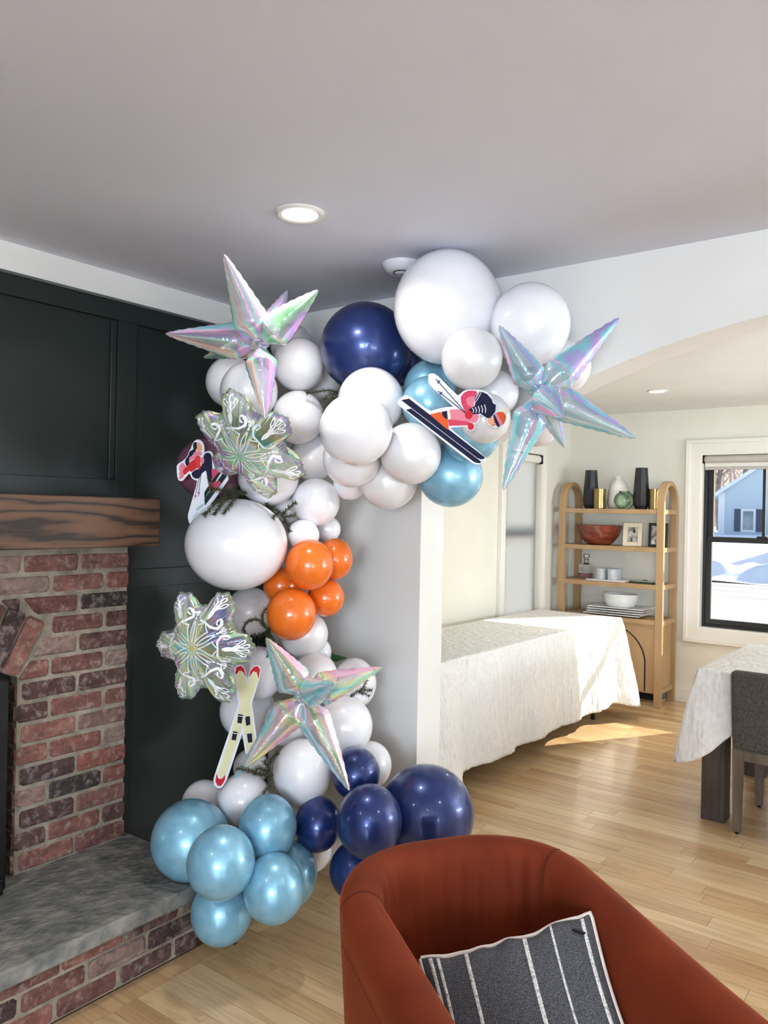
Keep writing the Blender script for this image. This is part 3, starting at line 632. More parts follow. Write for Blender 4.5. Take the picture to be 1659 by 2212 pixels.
def brass(px_, Y, label):
    z = SHZ[0]; x = sx(px_, z, Y)
    tag(MB().lathe([(.044, 0), (.049, .004), (.0495, .165), (.047, .165), (.0465, .02), (0, .018)], 36, (x, Y, z)).build('brass_cup', m_brass), label, 'cup', 'brass cups on the shelf')
brass(1295, 6.385, 'brushed brass cylinder cup in front of a black vase')
brass(1414, 6.47, 'brushed brass cylinder cup half hidden by the arched frame next to the window')
x = sx(1336, SHZ[0], 6.50)
tag(MB().lathe([(.07, 0), (.088, .02), (.093, .05), (.088, .11), (.075, .19), (.055, .225), (.034, .243), (.03, .255), (.033, .275), (.028, .275), (.024, .255), (0, .24)], 40, (x, 6.50, SHZ[0])).build('bottle_vase', m_ceramic_white, ang=60),
    'matte white bottle-necked ceramic vase in the middle of the top shelf', 'vase')
x = sx(1348, SHZ[0], 6.395)
tag(MB().lathe([(.035, 0), (.06, .016), (.078, .05), (.081, .075), (.074, .105), (.052, .132), (.04, .138), (.041, .145), (.0385, .146), (.0385, .143)], 40, (x, 6.395, SHZ[0])).build('globe_vase', m_greenglass, ang=60),
    'small round pale green glass vase on the top shelf', 'vase')
x = sx(1294, SHZ[1], 6.47)
tag(MB().lathe([(.085, 0), (.12, .025), (.16, .075), (.182, .13), (.19, .165), (.184, .165), (.175, .13), (.15, .08), (.10, .03), (0, .02)], 48, (x, 6.47, SHZ[1])).build('wooden_bowl', m_bowlwood, ang=60),
    'wide reddish-brown wooden bowl on the second shelf', 'bowl')
def photo_mat(name, sc, seed):
    m, t, b = newmat(name); N = t.nodes; n1 = N.new('ShaderNodeTexNoise'); n1.inputs['Scale'].default_value = sc; n1.inputs['Detail'].default_value = 1; n1.inputs['Distortion'].default_value = .6
    tc = N.new('ShaderNodeTexCoord'); mp = N.new('ShaderNodeMapping'); mp.inputs['Location'].default_value = (seed, seed * 2, seed); r = N.new('ShaderNodeValToRGB')
    r.color_ramp.elements[0].position = .28; r.color_ramp.elements[1].position = .72; r.color_ramp.elements[0].color = s(30, 30, 30); r.color_ramp.elements[1].color = s(215, 212, 205)
    t.links.new(tc.outputs['Object'], mp.inputs[0]); t.links.new(mp.outputs[0], n1.inputs['Vector']); t.links.new(n1.outputs['Fac'], r.inputs[0]); t.links.new(r.outputs[0], b.inputs['Base Color'])
    b.inputs['Roughness'].default_value = .15; return m
def picture_frame(px_, w, h, border, fm, mm, pmn, label, matw=0):
    z = SHZ[1]; Y = 6.44; x = sx(px_, z, Y); t = thing('picture_frame', label, 'picture frame', (x, Y, z + .001)); t.rotation_euler = (math.radians(-9), 0, math.radians(10))
    for nm, b in (('frame_side', (-w / 2, -w / 2 + border, 0, h)), ('frame_side', (w / 2 - border, w / 2, 0, h)), ('frame_top', (-w / 2 + border, w / 2 - border, h - border, h)), ('frame_bottom', (-w / 2 + border, w / 2 - border, 0, border))):
        MB().box(b[0], b[1], -.009, .009, b[2], b[3]).build(nm, fm, t, bevel=.002, local=True)
    MB().box(-w / 2 + border, w / 2 - border, .0, .006, border, h - border).build('print', pmn, t, local=True, smooth=False)
    if matw: pass
    MB().box(-.02, .02, .02, .024, 0, h * .7).build('easel_back', m_dark, t, local=True, smooth=False).rotation_euler = (math.radians(-12), 0, 0)
picture_frame(1365.5, .150, .190, .034, pm('cream_frame', s(232, 220, 192), s(226, 214, 186), 9, .5), None, photo_mat('family_photo', 26, 1), 'small cream picture frame beside the wooden bowl')
picture_frame(1421, .150, .195, .022, pm('black_frame', s(22, 22, 24), s(28, 28, 30), 9, .3), None, photo_mat('portrait_photo', 18, 5), 'small black picture frame behind the arched post')
# decanter
z = SHZ[2]; Y = 6.43; x = sx(1266, z, Y)
t = thing('decanter', 'square glass whiskey decanter with round stopper on the third shelf', 'decanter', (x, Y, z))
MB().box(-.06, .06, -.06, .06, 0, .006).build('coaster', m_shelf, t, local=True, bevel=.002)
MB().box(-.047, .047, -.047, .047, .007, .128).lathe([(.03, .128), (.017, .138), (.017, .165), (.024, .168), (.024, .172), (.0, .172)], 20).build('bottle', m_clear, t, local=True, bevel=.006)
MB().box(-.042, .042, -.042, .042, .012, .055).build('whiskey_fill', m_whiskey, t, local=True, bevel=.004)
MB().lathe([(.013, .166), (.014, .178), (.025, .186), (.028, .2), (.024, .212), (.012, .216), (0, .216)], 10).build('stopper', m_clear, t, local=True)
# tray with crystal tumblers
x = sx(1315, z, 6.45)
tr = tag(MB().box(x - .165, x + .165, 6.365, 6.535, z, z + .012).build('serving_tray', m_porcelain, bevel=.004), 'flat white serving tray under the crystal tumblers', 'tray')
for i, (dx, dy) in enumerate(((-.055, -.04), (.045, -.04), (-.055, .045), (.045, .045))):
    tag(MB().lathe([(.034, 0), (.041, .006), (.043, .088), (.039, .088), (.037, .02), (0, .016)], 18, (x + dx, 6.455 + dy, z + .012)).build('crystal_tumbler', m_clear2, ang=12),
        ['front crystal tumbler nearer the decanter', 'front crystal tumbler nearer the green notebook', 'rear crystal tumbler nearer the decanter', 'rear crystal tumbler nearer the green notebook'][i] + ' on the white tray', 'glass', 'crystal tumblers on the tray')
x = sx(1393, z, 6.44)
t = thing('notebook', 'thin dark green notebook with a light cover on the third shelf', 'notebook', (x, 6.44, z), math.radians(-8))
MB().box(-.10, .10, -.075, .075, 0, .016).build('cover', pm('dark_green_cloth', s(58, 70, 48), s(50, 62, 42), 20, .8), t, local=True, bevel=.002)
MB().box(-.085, .09, -.062, .064, .0161, .0175).build('card', pm('pale_card', s(206, 206, 196), s(196, 196, 186), 20, .8), t, local=True, smooth=False)
MB().tube([(-.01 + .02 * math.cos(a), .02 + .012 * math.sin(a), .0215) for a in [2 * PI * i / 24 for i in range(25)]], .003, 6).build('ring', m_black, t, local=True)
# platters and bowl
z = SHZ[3]; x = sx(1338, z, 6.47)
for i in range(4):
    w, d = .235 + .012 * (3 - i) * 0, .135; zz = z + .0015 + i * .0188; ox = (-.025 if i == 0 else .004 * i)
    prof = []
    mb = MB(); rects = [(.62, 0), (.97, .010), (1.0, .012), (1.0, .0185), (.965, .0185), (.64, .008), (.0, .008)]
    def rp(k, h): return [(x + ox - w * k, 6.47 - d * k, zz + h), (x + ox + w * k, 6.47 - d * k, zz + h), (x + ox + w * k, 6.47 + d * k, zz + h), (x + ox - w * k, 6.47 + d * k, zz + h)]
    vs_ = []; [vs_.extend(rp(k if k else .001, h)) for k, h in rects]; nn = len(rects)
    mb.add(vs_, [(a * 4 + b, a * 4 + (b + 1) % 4, a * 4 + 4 + (b + 1) % 4, a * 4 + 4 + b) for a in range(nn - 1) for b in range(4)] + [(3, 2, 1, 0)])
    tag(mb.build('platter', m_porcelain, ang=25), ['white rectangular platter at the bottom of the stack', 'white rectangular platter, second from the bottom of the stack', 'white rectangular platter, third from the bottom of the stack', 'white rectangular platter on top of the stack under the oval bowl'][i], 'platter', 'stacked white platters')
zz = z + .0015 + 3 * .0188 + .0085
tag(MB().lathe([(.085, 0), (.115, .012), (.135, .05), (.143, .112), (.138, .112), (.128, .05), (.105, .018), (0, .012)], 48, (x + .008, 6.47, zz), sy=.72).build('serving_bowl', m_porcelain, ang=60), 'white oval serving bowl on the stacked platters', 'bowl')

# ------------------------------------------------------------------ buffet table with linen cloth
def linen(name, c1, c2):
    m = pm(name, c1, c2, 40, .9, bump=1, bscale=22, lo=.3, hi=.7, bstretch=(1.3, 1.3, .4), bdist=.022); return m
m_linen = linen('white_linen', s(238, 236, 231), s(230, 227, 221)); m_linen2 = linen('dining_linen', s(228, 222, 216), s(218, 212, 206))
m_grey = pm('grey_plastic_top', s(200, 198, 192), s(190, 188, 182), 8, .6)
def cloth(name, x0, x1, y0, y1, zt, drop, label, mat, folds, rad=.014, flare=.03, corner_drop=.06, amp=.018, seed=0, nper=900, nv=40):
    """cloth over a rectangular table: top sheet and four hanging sides in one sheet"""
    # perimeter points
    Lx, Ly = x1 - x0, y1 - y0; per = []
    sides = [((x1, y0), (x1, y1), (1, 0)), ((x1, y1), (x0, y1), (0, 1)), ((x0, y1), (x0, y0), (-1, 0)), ((x0, y0), (x1, y0), (0, -1))]
    tot = 2 * (Lx + Ly)
    for k, (a, b, nrm) in enumerate(sides):
        ln = math.dist(a, b); n = int(nper * ln / tot)
        for i in range(n):
            w = i / n; p = (a[0] + (b[0] - a[0]) * w, a[1] + (b[1] - a[1]) * w)
            dc = min(w, 1 - w) * ln
            nx, ny = nrm
            if dc < .10:     # turn the normal round the corner
                nxt = sides[(k + (1 if w > .5 else -1)) % 4][2]; f = (1 - dc / .10) * .5
                nx, ny = nx * (1 - f) + nxt[0] * f, ny * (1 - f) + nxt[1] * f; q = math.hypot(nx, ny); nx, ny = nx / q, ny / q
            per.append((p, (nx, ny), dc, sum(math.dist(sa, sb) for sa, sb, _ in sides[:k]) + ln * w))
    n = len(per); vs_ = []
    for (p, nr, dc, sl) in per:
        cf = math.exp(-(dc / .13) ** 2)
        for j in range(nv + 1):
            v = j / nv
            D = drop + corner_drop * cf + .008 * fract_noise(sl * 2.3, seed)
            if v < .12: t = v / .12 * PI / 2; o = -rad + rad * math.sin(t); z = zt - rad * (1 - math.cos(t))
            else:
                t = (v - .12) / .88; z = zt - rad - (D - rad) * t
                o = flare * t + cf * .10 * t ** .8 + amp * t ** .7 * (math.sin(sl * folds + 2.2 * fract_noise(sl * 1.7, seed + 3)) + .6 * fract_noise(sl * 9, t * 1.5, seed)) + .007 * fract_noise(sl * 22, z * 5, seed) * smoothstep(0, .15, t) + .004 * fract_noise(sl * 50, z * 26, seed)
            vs_.append((p[0] + nr[0] * o, p[1] + nr[1] * o, z + .0022 * fract_noise(sl * 12, v * 9, seed)))
    fs_ = [(i * (nv + 1) + j, i * (nv + 1) + j + 1, ((i + 1) % n) * (nv + 1) + j + 1, ((i + 1) % n) * (nv + 1) + j) for i in range(n) for j in range(nv)]
    fs_ += [[i * (nv + 1) for i in range(n)]]
    o = MB().add(vs_, fs_).build(name, mat, ang=180)
    md = o.modifiers.new('thickness', 'SOLIDIFY'); md.thickness = .0015; md.offset = 1
    return tag(o, label, 'tablecloth')
BX0, BX1, BY0, BY1, BZ = -2.89, -2.205, 3.37, 5.87, .742
cloth('tablecloth', BX0, BX1, BY0, BY1, BZ + .004, .60, 'white linen cloth draped to near the floor over the buffet table', m_linen, 13, corner_drop=.055, flare=.03, amp=.02, seed=2)
bt = thing('buffet_table', 'long folding buffet table hidden under the white linen cloth', 'table', ((BX0 + BX1) / 2, (BY0 + BY1) / 2, 0))
box('tabletop', (BX0 + .012, BX1 - .012, BY0 + .012, BY1 - .012, BZ - .045, BZ - .002), m_grey, bt)
for a in (BX0 + .12, BX1 - .13):
    for b in (BY0 + .25, BY1 - .2):
        MB().lathe([(.015, .0), (.015, BZ - .046)], 14, (a, b, 0)).build('leg', m_black, bt)
# ------------------------------------------------------------------ dining table, cloth, chairs
m_darkwood = pm('weathered_dark_wood', s(84, 72, 62), s(60, 50, 43), 5, .7, stretch=(6, 6, 1), bump=.5, bscale=60, bstretch=(.4, .4, 3), detail=8)
DX0, DX1, DY0, DY1, DZ = -1.165, .80, 4.125, 5.14, .750
dt = thing('dining_table', 'heavy dark wood dining table under a pale linen cloth', 'table', ((DX0 + DX1) / 2, (DY0 + DY1) / 2, 0))
box('tabletop', (DX0 + .01, DX1, DY0 + .01, DY1, DZ - .06, DZ - .004), m_darkwood, dt, bevel=.004)
for a, b in ((DX0 - .022, DY0 + .042), (DX0 - .02 + .0, DY1 - .1), (DX1 - .12, DY0 + .04), (DX1 - .12, DY1 - .1)):
    a = max(a, DX0 + .02) if a < 0 else a
    box('leg', (a, a + .112, b, b + .108, 0, DZ - .061), m_darkwood, dt, bevel=.004)
cloth('tablecloth', DX0 + .004, DX1, DY0 - .004, DY1, DZ + .002, .27, 'pale linen cloth hanging in points off the dining table', m_linen2, 4.5, rad=.012, flare=.02, corner_drop=.19, amp=.012, seed=9, nper=500, nv=30)
m_greyfabric = pm('grey_brown_weave', s(84, 78, 73), s(64, 59, 55), 120, .95, bump=.4, bscale=220, lo=.4, hi=.62)
m_chairwood = pm('grey_stained_wood', s(104, 92, 78), s(86, 74, 62), 4, .5, stretch=(5, 5, .7))
def dining_chair(loc, rz, label):
    t = thing('dining_chair', label, 'chair', loc, rz, 'upholstered dining chairs')
    # local: back at y=0 facing +y, width along x
    MB().prism([(.0, .40), (.07, .40), (.012, .785), (-.055, .785)], -.23, .23, lambda a, b, w: (w, a, b)).build('backrest', m_greyfabric, t, local=True, bevel=.022, seg=4)
    MB().box(-.23, .23, .06, .50, .405, .49).build('seat', m_greyfabric, t, local=True, bevel=.025, seg=4)
    MB().box(-.22, .22, .01, .03, .355, .405).build('apron', m_chairwood, t, local=True, smooth=False)
    MB().box(-.225, -.2, .03, .48, .355, .405).build('side_rail', m_chairwood, t, local=True, smooth=False); MB().box(.2, .225, .03, .48, .355, .405).build('side_rail', m_chairwood, t, local=True, smooth=False)
    for xx in (-1, 1):
        for yy, k in ((.01, .0), (.46, .0)):
            x0 = xx * .205; a, b = .024, .017
            mb = MB(); vs_ = []
            for z, h, sh_ in ((.41, a, 0), (.012, b, k)): vs_ += [(x0 - h, yy + sh_ + .02 - h, z), (x0 + h, yy + sh_ + .02 - h, z), (x0 + h, yy + sh_ + .02 + h, z), (x0 - h, yy + sh_ + .02 + h, z)]
            lg = mb.add(vs_, [(0, 1, 2, 3), (7, 6, 5, 4)] + [(i, i + 4, (i + 1) % 4 + 4, (i + 1) % 4) for i in range(4)]).build('leg', m_chairwood, t, local=True, bevel=.002)
            MB().lathe([(.008, 0), (.011, .004), (.011, .013)], 12, (x0, yy + k + .02, 0)).build('foot_glide', m_black, lg, local=True)
dining_chair((-.748, 4.052, 0), 0, 'grey-brown upholstered dining chair with its back to the viewer')
dining_chair((-.655, 5.205, 0), PI, 'upholstered dining chair on the far side of the table, only its legs showing')

# ------------------------------------------------------------------ balloons
def latex(name, c, rough=.16, metal=0, coat=.5, crough=.05, sss=0, c2=None, spec=.5):
    m = pm(name, c, c2 or tuple(x * .97 for x in c[:3]) + (1,), 3, rough, metal, coat=coat, crough=crough, spec=spec)
    if sss:
        b = m.node_tree.nodes['Principled BSDF']; b.inputs['Subsurface Weight'].default_value = sss; b.inputs['Subsurface Radius'].default_value = (.05, .05, .05); b.inputs['Subsurface Scale'].default_value = 1
    return m
BM_ = {'W': latex('white_latex', s(242, 241, 245), .22, coat=.5, crough=.012),
       'P': latex('pearl_white_latex', s(234, 233, 234), .36, metal=.1, coat=.6, crough=.12),
       'N': latex('pearl_navy_latex', s(38, 58, 118), .32, metal=.45, coat=.5, crough=.1, c2=s(34, 52, 108)),
       'L': latex('pearl_light_blue_latex', s(142, 197, 222), .34, metal=.3, coat=.55, crough=.1, c2=s(128, 185, 212)),
       'O': latex('orange_latex', s(238, 116, 34), .22, coat=.4, crough=.015),
       'M': latex('mauve_latex', s(126, 78, 100), .2, coat=.35)}
BG = {'W': 'white balloons of the garland', 'P': 'pearl white balloons of the garland', 'N': 'navy balloons of the garland', 'L': 'light blue balloons of the garland', 'O': 'orange balloon cluster', 'M': None}
# x, y, rx, ry in the photograph, distance, kind, label
BAL = [
(500,826,55,56,3.139,'W','white balloon against the dark green wall, under the star balloon\'s long sideways spike'),
(538,846,62,64,2.981,'W','white balloon behind the upper star balloon\'s downward spike'),
(645,788,56,58,3.050,'W','white balloon touching the big navy balloon, beside the upper star balloon'),
(644,902,56,58,3.020,'W','white balloon between the upper snowflake balloon and the largest front white balloon'),
(630,748,46,48,3.220,'W','shaded white balloon peeping out above the others beside the upper star balloon'),
(690,818,46,46,3.250,'W','shaded white balloon behind the pine sprig under the big navy balloon'),
(674,990,50,52,3.120,'W','shaded white balloon just past the upper snowflake balloon\'s tip'),
(580,1030,66,62,2.980,'W','white balloon directly below the upper snowflake balloon'),
(454,1012,72,68,3.020,'M','mauve balloon behind the woman skier cutout'),
(682,1085,52,52,3.021,'W','round white balloon above the orange cluster with a pine sprig beside it'),
(707,1143,29,29,3.150,'W','small shaded white balloon just above the hindmost orange balloon'),
(655,1156,35,34,2.972,'W','small bright white balloon sitting on the top orange balloon'),
(622,1098,32,32,3.100,'W','small white balloon behind the pine sprig next to the huge oval balloon'),
(511,1176,110,99,2.850,'W','huge oval white balloon beneath the woman skier cutout'),
(769,928,79,79,2.650,'W','large front white balloon at the inner bend of the garland'),
(801,868,72,74,2.833,'W','white balloon overlapping the big navy balloon\'s lower edge'),
(760,990,63,63,2.838,'W','white balloon tucked under the large front white balloon'),
(887,980,66,67,2.775,'P','pearl white balloon under the man skier cutout\'s long skis'),
(839,1040,62,61,2.955,'P','pearl white balloon hanging lowest at the inner bend of the garland'),
(755,1045,36,36,3.050,'W','small shaded balloon hidden behind the inner bend, near the wall'),
(790,752,98,98,2.980,'N','big dark navy balloon under the smoke detector'),
(870,790,42,44,3.154,'N','small navy balloon glimpsed between the big navy and light blue balloons'),
(966,665,116,122,2.722,'W','giant white balloon touching the ceiling beside the smoke detector'),
(1145,702,86,90,2.613,'W','large white balloon in front of the arch, next to the giant one'),
(1019,775,66,67,2.565,'P','pearl white balloon above the man skier cutout\'s back'),
(928,838,56,60,2.952,'L','rear light blue balloon peeking out above the man skier cutout\'s poles'),
(926,872,58,60,2.793,'L','light blue balloon between the man skier cutout\'s poles and skis'),
(1047,903,56,55,2.649,'P','pearl balloon behind the man skier cutout\'s head'),
(1068,850,52,52,2.759,'W','white balloon between the pearl balloon and the star balloon at the arch'),
(1016,940,62,60,2.810,'L','pale blue balloon behind the man skier cutout\'s boots and head balloon'),
(973,1027,70,69,2.942,'L','light blue balloon hanging lowest under the man skier cutout\'s ski tips'),
(1220,792,56,57,2.713,'P','pearl balloon behind the arch star balloon, under its upper long spike'),
(1160,918,47,48,2.780,'P','small pearl balloon below the centre of the arch star balloon'),
(668,1220,52,55,2.887,'O','top front orange balloon of the cluster'),
(724,1207,38,45,3.020,'O','orange balloon behind the top one, nearest the white wall'),
(607,1265,38,40,3.000,'O','orange balloon tucked beside the huge oval white balloon'),
(704,1291,40,41,3.020,'O','lower orange balloon on the white wall\'s side'),
(629,1326,54,57,2.880,'O','lowest and largest orange balloon of the cluster'),
(657,1370,52,50,3.064,'P','pearl balloon behind the lowest orange balloon'),
(688,1408,28,30,3.156,'W','small white balloon beside the little green card'),
(680,1459,49,49,3.010,'W','white balloon between the upper spikes of the lower star balloon'),
(540,1322,52,54,3.120,'W','shaded white balloon between the huge oval balloon and lower snowflake balloon'),
(555,1455,57,59,3.047,'W','white balloon behind the crossed skis\' tips'),
(535,1535,60,61,3.143,'W','shaded white balloon behind the middle of the crossed skis'),
(765,1476,48,54,3.092,'W','white balloon behind the lower star balloon\'s long upper spike, by the wall'),
(744,1568,61,64,2.968,'W','white balloon between the lower star balloon and the wall'),
(624,1563,54,50,3.050,'W','white balloon right behind the lower star balloon\'s core'),
(800,1652,46,50,3.000,'W','white balloon between the white wall and the upper navy balloon'),
(653,1668,63,70,2.860,'W','egg-shaped white balloon between the lower star balloon\'s two downward spikes'),
(527,1727,57,57,2.850,'W','white balloon between the crossed skis\' foot and the pine sprig'),
(440,1734,47,48,2.950,'W','white balloon on the hearth behind the biggest light blue balloon'),
(542,1658,38,40,3.080,'W','dim white balloon behind the lower star balloon\'s spike tip'),
(665,1752,46,46,2.980,'W','white balloon half hidden between the egg-shaped white and navy balloons'),
(674,1838,42,44,2.980,'W','white balloon near the floor between the light blue and navy clusters'),
(769,1672,52,56,2.820,'N','topmost balloon of the lower navy cluster, at the star spike\'s tip'),
(687,1780,50,58,2.780,'N','navy balloon next to the light blue cluster'),
(798,1774,71,78,2.603,'N','front middle balloon of the lower navy cluster'),
(921,1758,103,104,2.767,'N','biggest navy balloon, behind the armchair\'s back'),
(771,1880,60,62,2.720,'N','lowest navy balloon, half behind the armchair'),
(412,1814,84,85,2.720,'L','biggest light blue balloon resting on the stone hearth'),
(477,1863,73,77,2.498,'L','front light blue balloon overlapping the hearth edge'),
(578,1787,63,69,2.660,'L','uppermost light blue balloon of the floor cluster'),
(592,1919,66,73,2.542,'L','light blue balloon low in front, above the wood floor'),
(630,1888,56,68,2.720,'L','light blue balloon behind the others, facing the navy cluster'),
(479,1968,66,70,2.640,'L','lowest light blue balloon beside the hearth bricks')]
prof = []
NB = 28
for i in range(NB + 1):
    a = PI * i / NB; r = math.sin(a); z = -math.cos(a)
    if z > 0: z = z * 1.10; r = r * (1 - .10 * z * z)          # slightly drawn out towards the neck
    prof.append((max(r, 0), z))
prof = prof[:-1] + [(.075, 1.105), (.045, 1.14), (.04, 1.16), (.06, 1.175), (.075, 1.19), (.05, 1.205), (.03, 1.2), (0, 1.2)]
bal_mesh = {k: MB().lathe(prof, 44).mesh('balloon', m, ang=180) for k, m in BM_.items()}
random.seed(11)
for (x, y, rx, ry, d, k, label) in BAL:
    o = bpy.data.objects.new('balloon', bal_mesh[k]); COL.objects.link(o)
    c = at(x, y, d); rr = ray(x, y).normalized()
    # neck points away into the garland
    ax = (rr + CI * random.uniform(-.18, .18) + CJ * random.uniform(-.18, .18)).normalized()
    X = (CI - ax * CI.dot(ax)).normalized(); Y_ = ax.cross(X)
    a, b = rx * d / FPX, ry * d / FPX; e = (a + b) / 2 * .985
    o.matrix_world = Matrix(((X.x * a, Y_.x * b, ax.x * e, c.x), (X.y * a, Y_.y * b, ax.y * e, c.y), (X.z * a, Y_.z * b, ax.z * e, c.z), (0, 0, 0, 1)))
    tag(o, label, 'balloon', BG[k])

# ------------------------------------------------------------------ iridescent foil
def foilmat(name, stops, clear=.45, freq=1.3, rough=.13):
    m, t, b = newmat(name); N = t.nodes; L = t.links
    tc = N.new('ShaderNodeTexCoord'); n = N.new('ShaderNodeTexNoise'); n.inputs['Scale'].default_value = 7; n.inputs['Detail'].default_value = 2
    L.new(tc.outputs['Object'], n.inputs['Vector'])
    dt_ = N.new('ShaderNodeVectorMath'); dt_.operation = 'DOT_PRODUCT'; dt_.inputs[1].default_value = (.9, .55, .8); L.new(tc.outputs['Normal'], dt_.inputs[0])
    ma = N.new('ShaderNodeMath'); ma.operation = 'MULTIPLY_ADD'; ma.inputs[1].default_value = freq; L.new(dt_.outputs['Value'], ma.inputs[0]); L.new(n.outputs['Fac'], ma.inputs[2])
    pp = N.new('ShaderNodeMath'); pp.operation = 'PINGPONG'; pp.inputs[1].default_value = 1; L.new(ma.outputs[0], pp.inputs[0])
    r = N.new('ShaderNodeValToRGB'); e = r.color_ramp.elements
    for i, c in enumerate(stops):
        p = i / (len(stops) - 1)
        if i == 0: e[0].color = c; e[0].position = 0
        elif i == len(stops) - 1: e[-1].color = c; e[-1].position = 1
        else: e.new(p).color = c
    L.new(pp.outputs[0], r.inputs[0]); L.new(r.outputs[0], b.inputs['Base Color'])
    b.inputs['Metallic'].default_value = .35; b.inputs['Roughness'].default_value = rough; b.inputs['Coat Weight'].default_value = .6
    n2 = N.new('ShaderNodeTexNoise'); n2.inputs['Scale'].default_value = 38; n2.inputs['Detail'].default_value = 3; L.new(tc.outputs['Object'], n2.inputs['Vector'])
    bp = N.new('ShaderNodeBump'); bp.inputs['Strength'].default_value = .35; bp.inputs['Distance'].default_value = .006; L.new(n2.outputs['Fac'], bp.inputs['Height']); L.new(bp.outputs[0], b.inputs['Normal'])
    tr = N.new('ShaderNodeBsdfTransparent'); tint = N.new('ShaderNodeMix'); tint.data_type = 'RGBA'; tint.inputs['Factor'].default_value = .25; tint.inputs[6].default_value = (1, 1, 1, 1)
    L.new(r.outputs[0], tint.inputs[7]); L.new(tint.outputs[2], tr.inputs[0])
    fr = N.new('ShaderNodeFresnel'); fr.inputs[0].default_value = 1.6
    mr = N.new('ShaderNodeMapRange'); mr.inputs[1].default_value = 0; mr.inputs[2].default_value = .6; mr.inputs[3].default_value = 1 - clear; mr.inputs[4].default_value = .95; L.new(fr.outputs[0], mr.inputs[0])
    mx = N.new('ShaderNodeMixShader'); L.new(mr.outputs[0], mx.inputs[0]); L.new(tr.outputs[0], mx.inputs[1]); L.new(b.outputs[0], mx.inputs[2]); L.new(mx.outputs[0], N['Material Output'].inputs[0])
    return m
P_TEAL, P_PINK, P_VIO, P_YEL, P_GRN, P_PEACH, P_SIL, P_BLU = s(120, 214, 220), s(240, 176, 214), s(186, 150, 226), s(244, 238, 150), s(150, 236, 170), s(250, 200, 170), s(226, 226, 232), s(110, 160, 230)
m_foil_a = foilmat('iridescent_foil_warm', [P_PEACH, P_SIL, P_GRN, P_VIO, P_PINK, P_TEAL], .74, .9)
m_foil_b = foilmat('iridescent_foil_cool', [P_TEAL, P_SIL, P_TEAL, P_PINK, P_TEAL, P_VIO], .74, .9)
m_foil_c = foilmat('iridescent_foil_pale', [P_SIL, P_TEAL, P_SIL, P_PINK, P_YEL, P_TEAL], .76, .9)
m_foil_d = foilmat('iridescent_foil_green', [P_TEAL, P_YEL, P_SIL, P_GRN, P_PINK, P_BLU], .80, 1.4)
m_seamfoil = pm('foil_seam', s(230, 228, 232), s(206, 204, 216), 30, .2, metal=.6)
def starburst(cx, cy, d, tips, mat, label, wid=.064):
    c = at(cx, cy, d); t = thing('star_balloon', label, 'star balloon', c, group='iridescent starburst foil balloons')
    for i, (x, y, dd, w) in enumerate(tips):
        p = at(x, y, d + dd) - c; Ln = p.length; z = p.normalized(); view = (c - EYE).normalized()
        a = z.cross(view).normalized(); b = a.cross(z)
        R = wid * w; sd = random.random() * 10
        def fn(u, v, Ln=Ln, z=z, a=a, b=b, R=R, sd=sd):
            ph = u * 2 * PI; tt = v
            pr = (.30 + .70 * smoothstep(0, .24, tt)) if tt < .24 else (1 - (tt - .24) / .76) ** .92 * .985 + .015
            cr = 1 + (.05 * math.sin(ph * 9 + sd) * fract_noise(ph * 2, tt * 3, sd)) * (1 - smoothstep(.1, .5, tt)) + .03 * math.cos(4 * ph)
            r = R * pr * cr
            fin = abs(math.cos(ph)) ** 40 * .0035 * (1 if tt < .97 else .4) * (1 + .3 * math.sin(tt * 70 * PI))
            return z * (Ln * (.05 + .95 * tt)) + a * ((r * 1.0 + fin) * math.cos(ph)) + b * (r * .78 * math.sin(ph))
        mb = MB().grid(fn, 40, 44, cu=True)
        mb.build('spike', mat, t, ang=180, local=True)
    mb = MB()
    def core(u, v):
        th = u * 2 * PI; ph = v * PI; q = Vector((math.sin(ph) * math.cos(th), math.sin(ph) * math.sin(th), math.cos(ph)))
        return q * (wid * .5 * (1 + .35 * noise.noise(q * 4.5)))
    mb.grid(core, 36, 24, cu=True).build('core', mat, t, ang=180, local=True)
random.seed(5)
starburst(562, 742, 2.62, [(484, 549, -.16, .95), (358, 721, -.05, 1.0), (440, 772, .20, .6), (687, 627, -.10, 1.0), (621, 628, .16, .7), (573, 905, -.10, .85)], m_foil_a,
          'iridescent starburst balloon whose top spike nearly reaches the ceiling over the green wall', .056)
starburst(1165, 848, 2.42, [(1158, 790, .17, .6), (1078, 703, -.03, .92), (1337, 687, .08, .95), (1373, 947, -.04, .95), (1220, 967, .12, .7), (1216, 902, -.26, .95), (1087, 1059, -.03, .95)], m_foil_b,
          'teal and lilac iridescent starburst balloon hanging before the arched opening', .050)
starburst(655, 1503, 2.62, [(575, 1378, -.08, 1.0), (825, 1442, .10, .92), (722, 1476, -.22, .85), (530, 1657, -.08, .95), (505, 1682, .14, .7), (754, 1707, -.08, .92)], m_foil_c,
          'pale iridescent starburst balloon low on the garland above the navy cluster', .055)

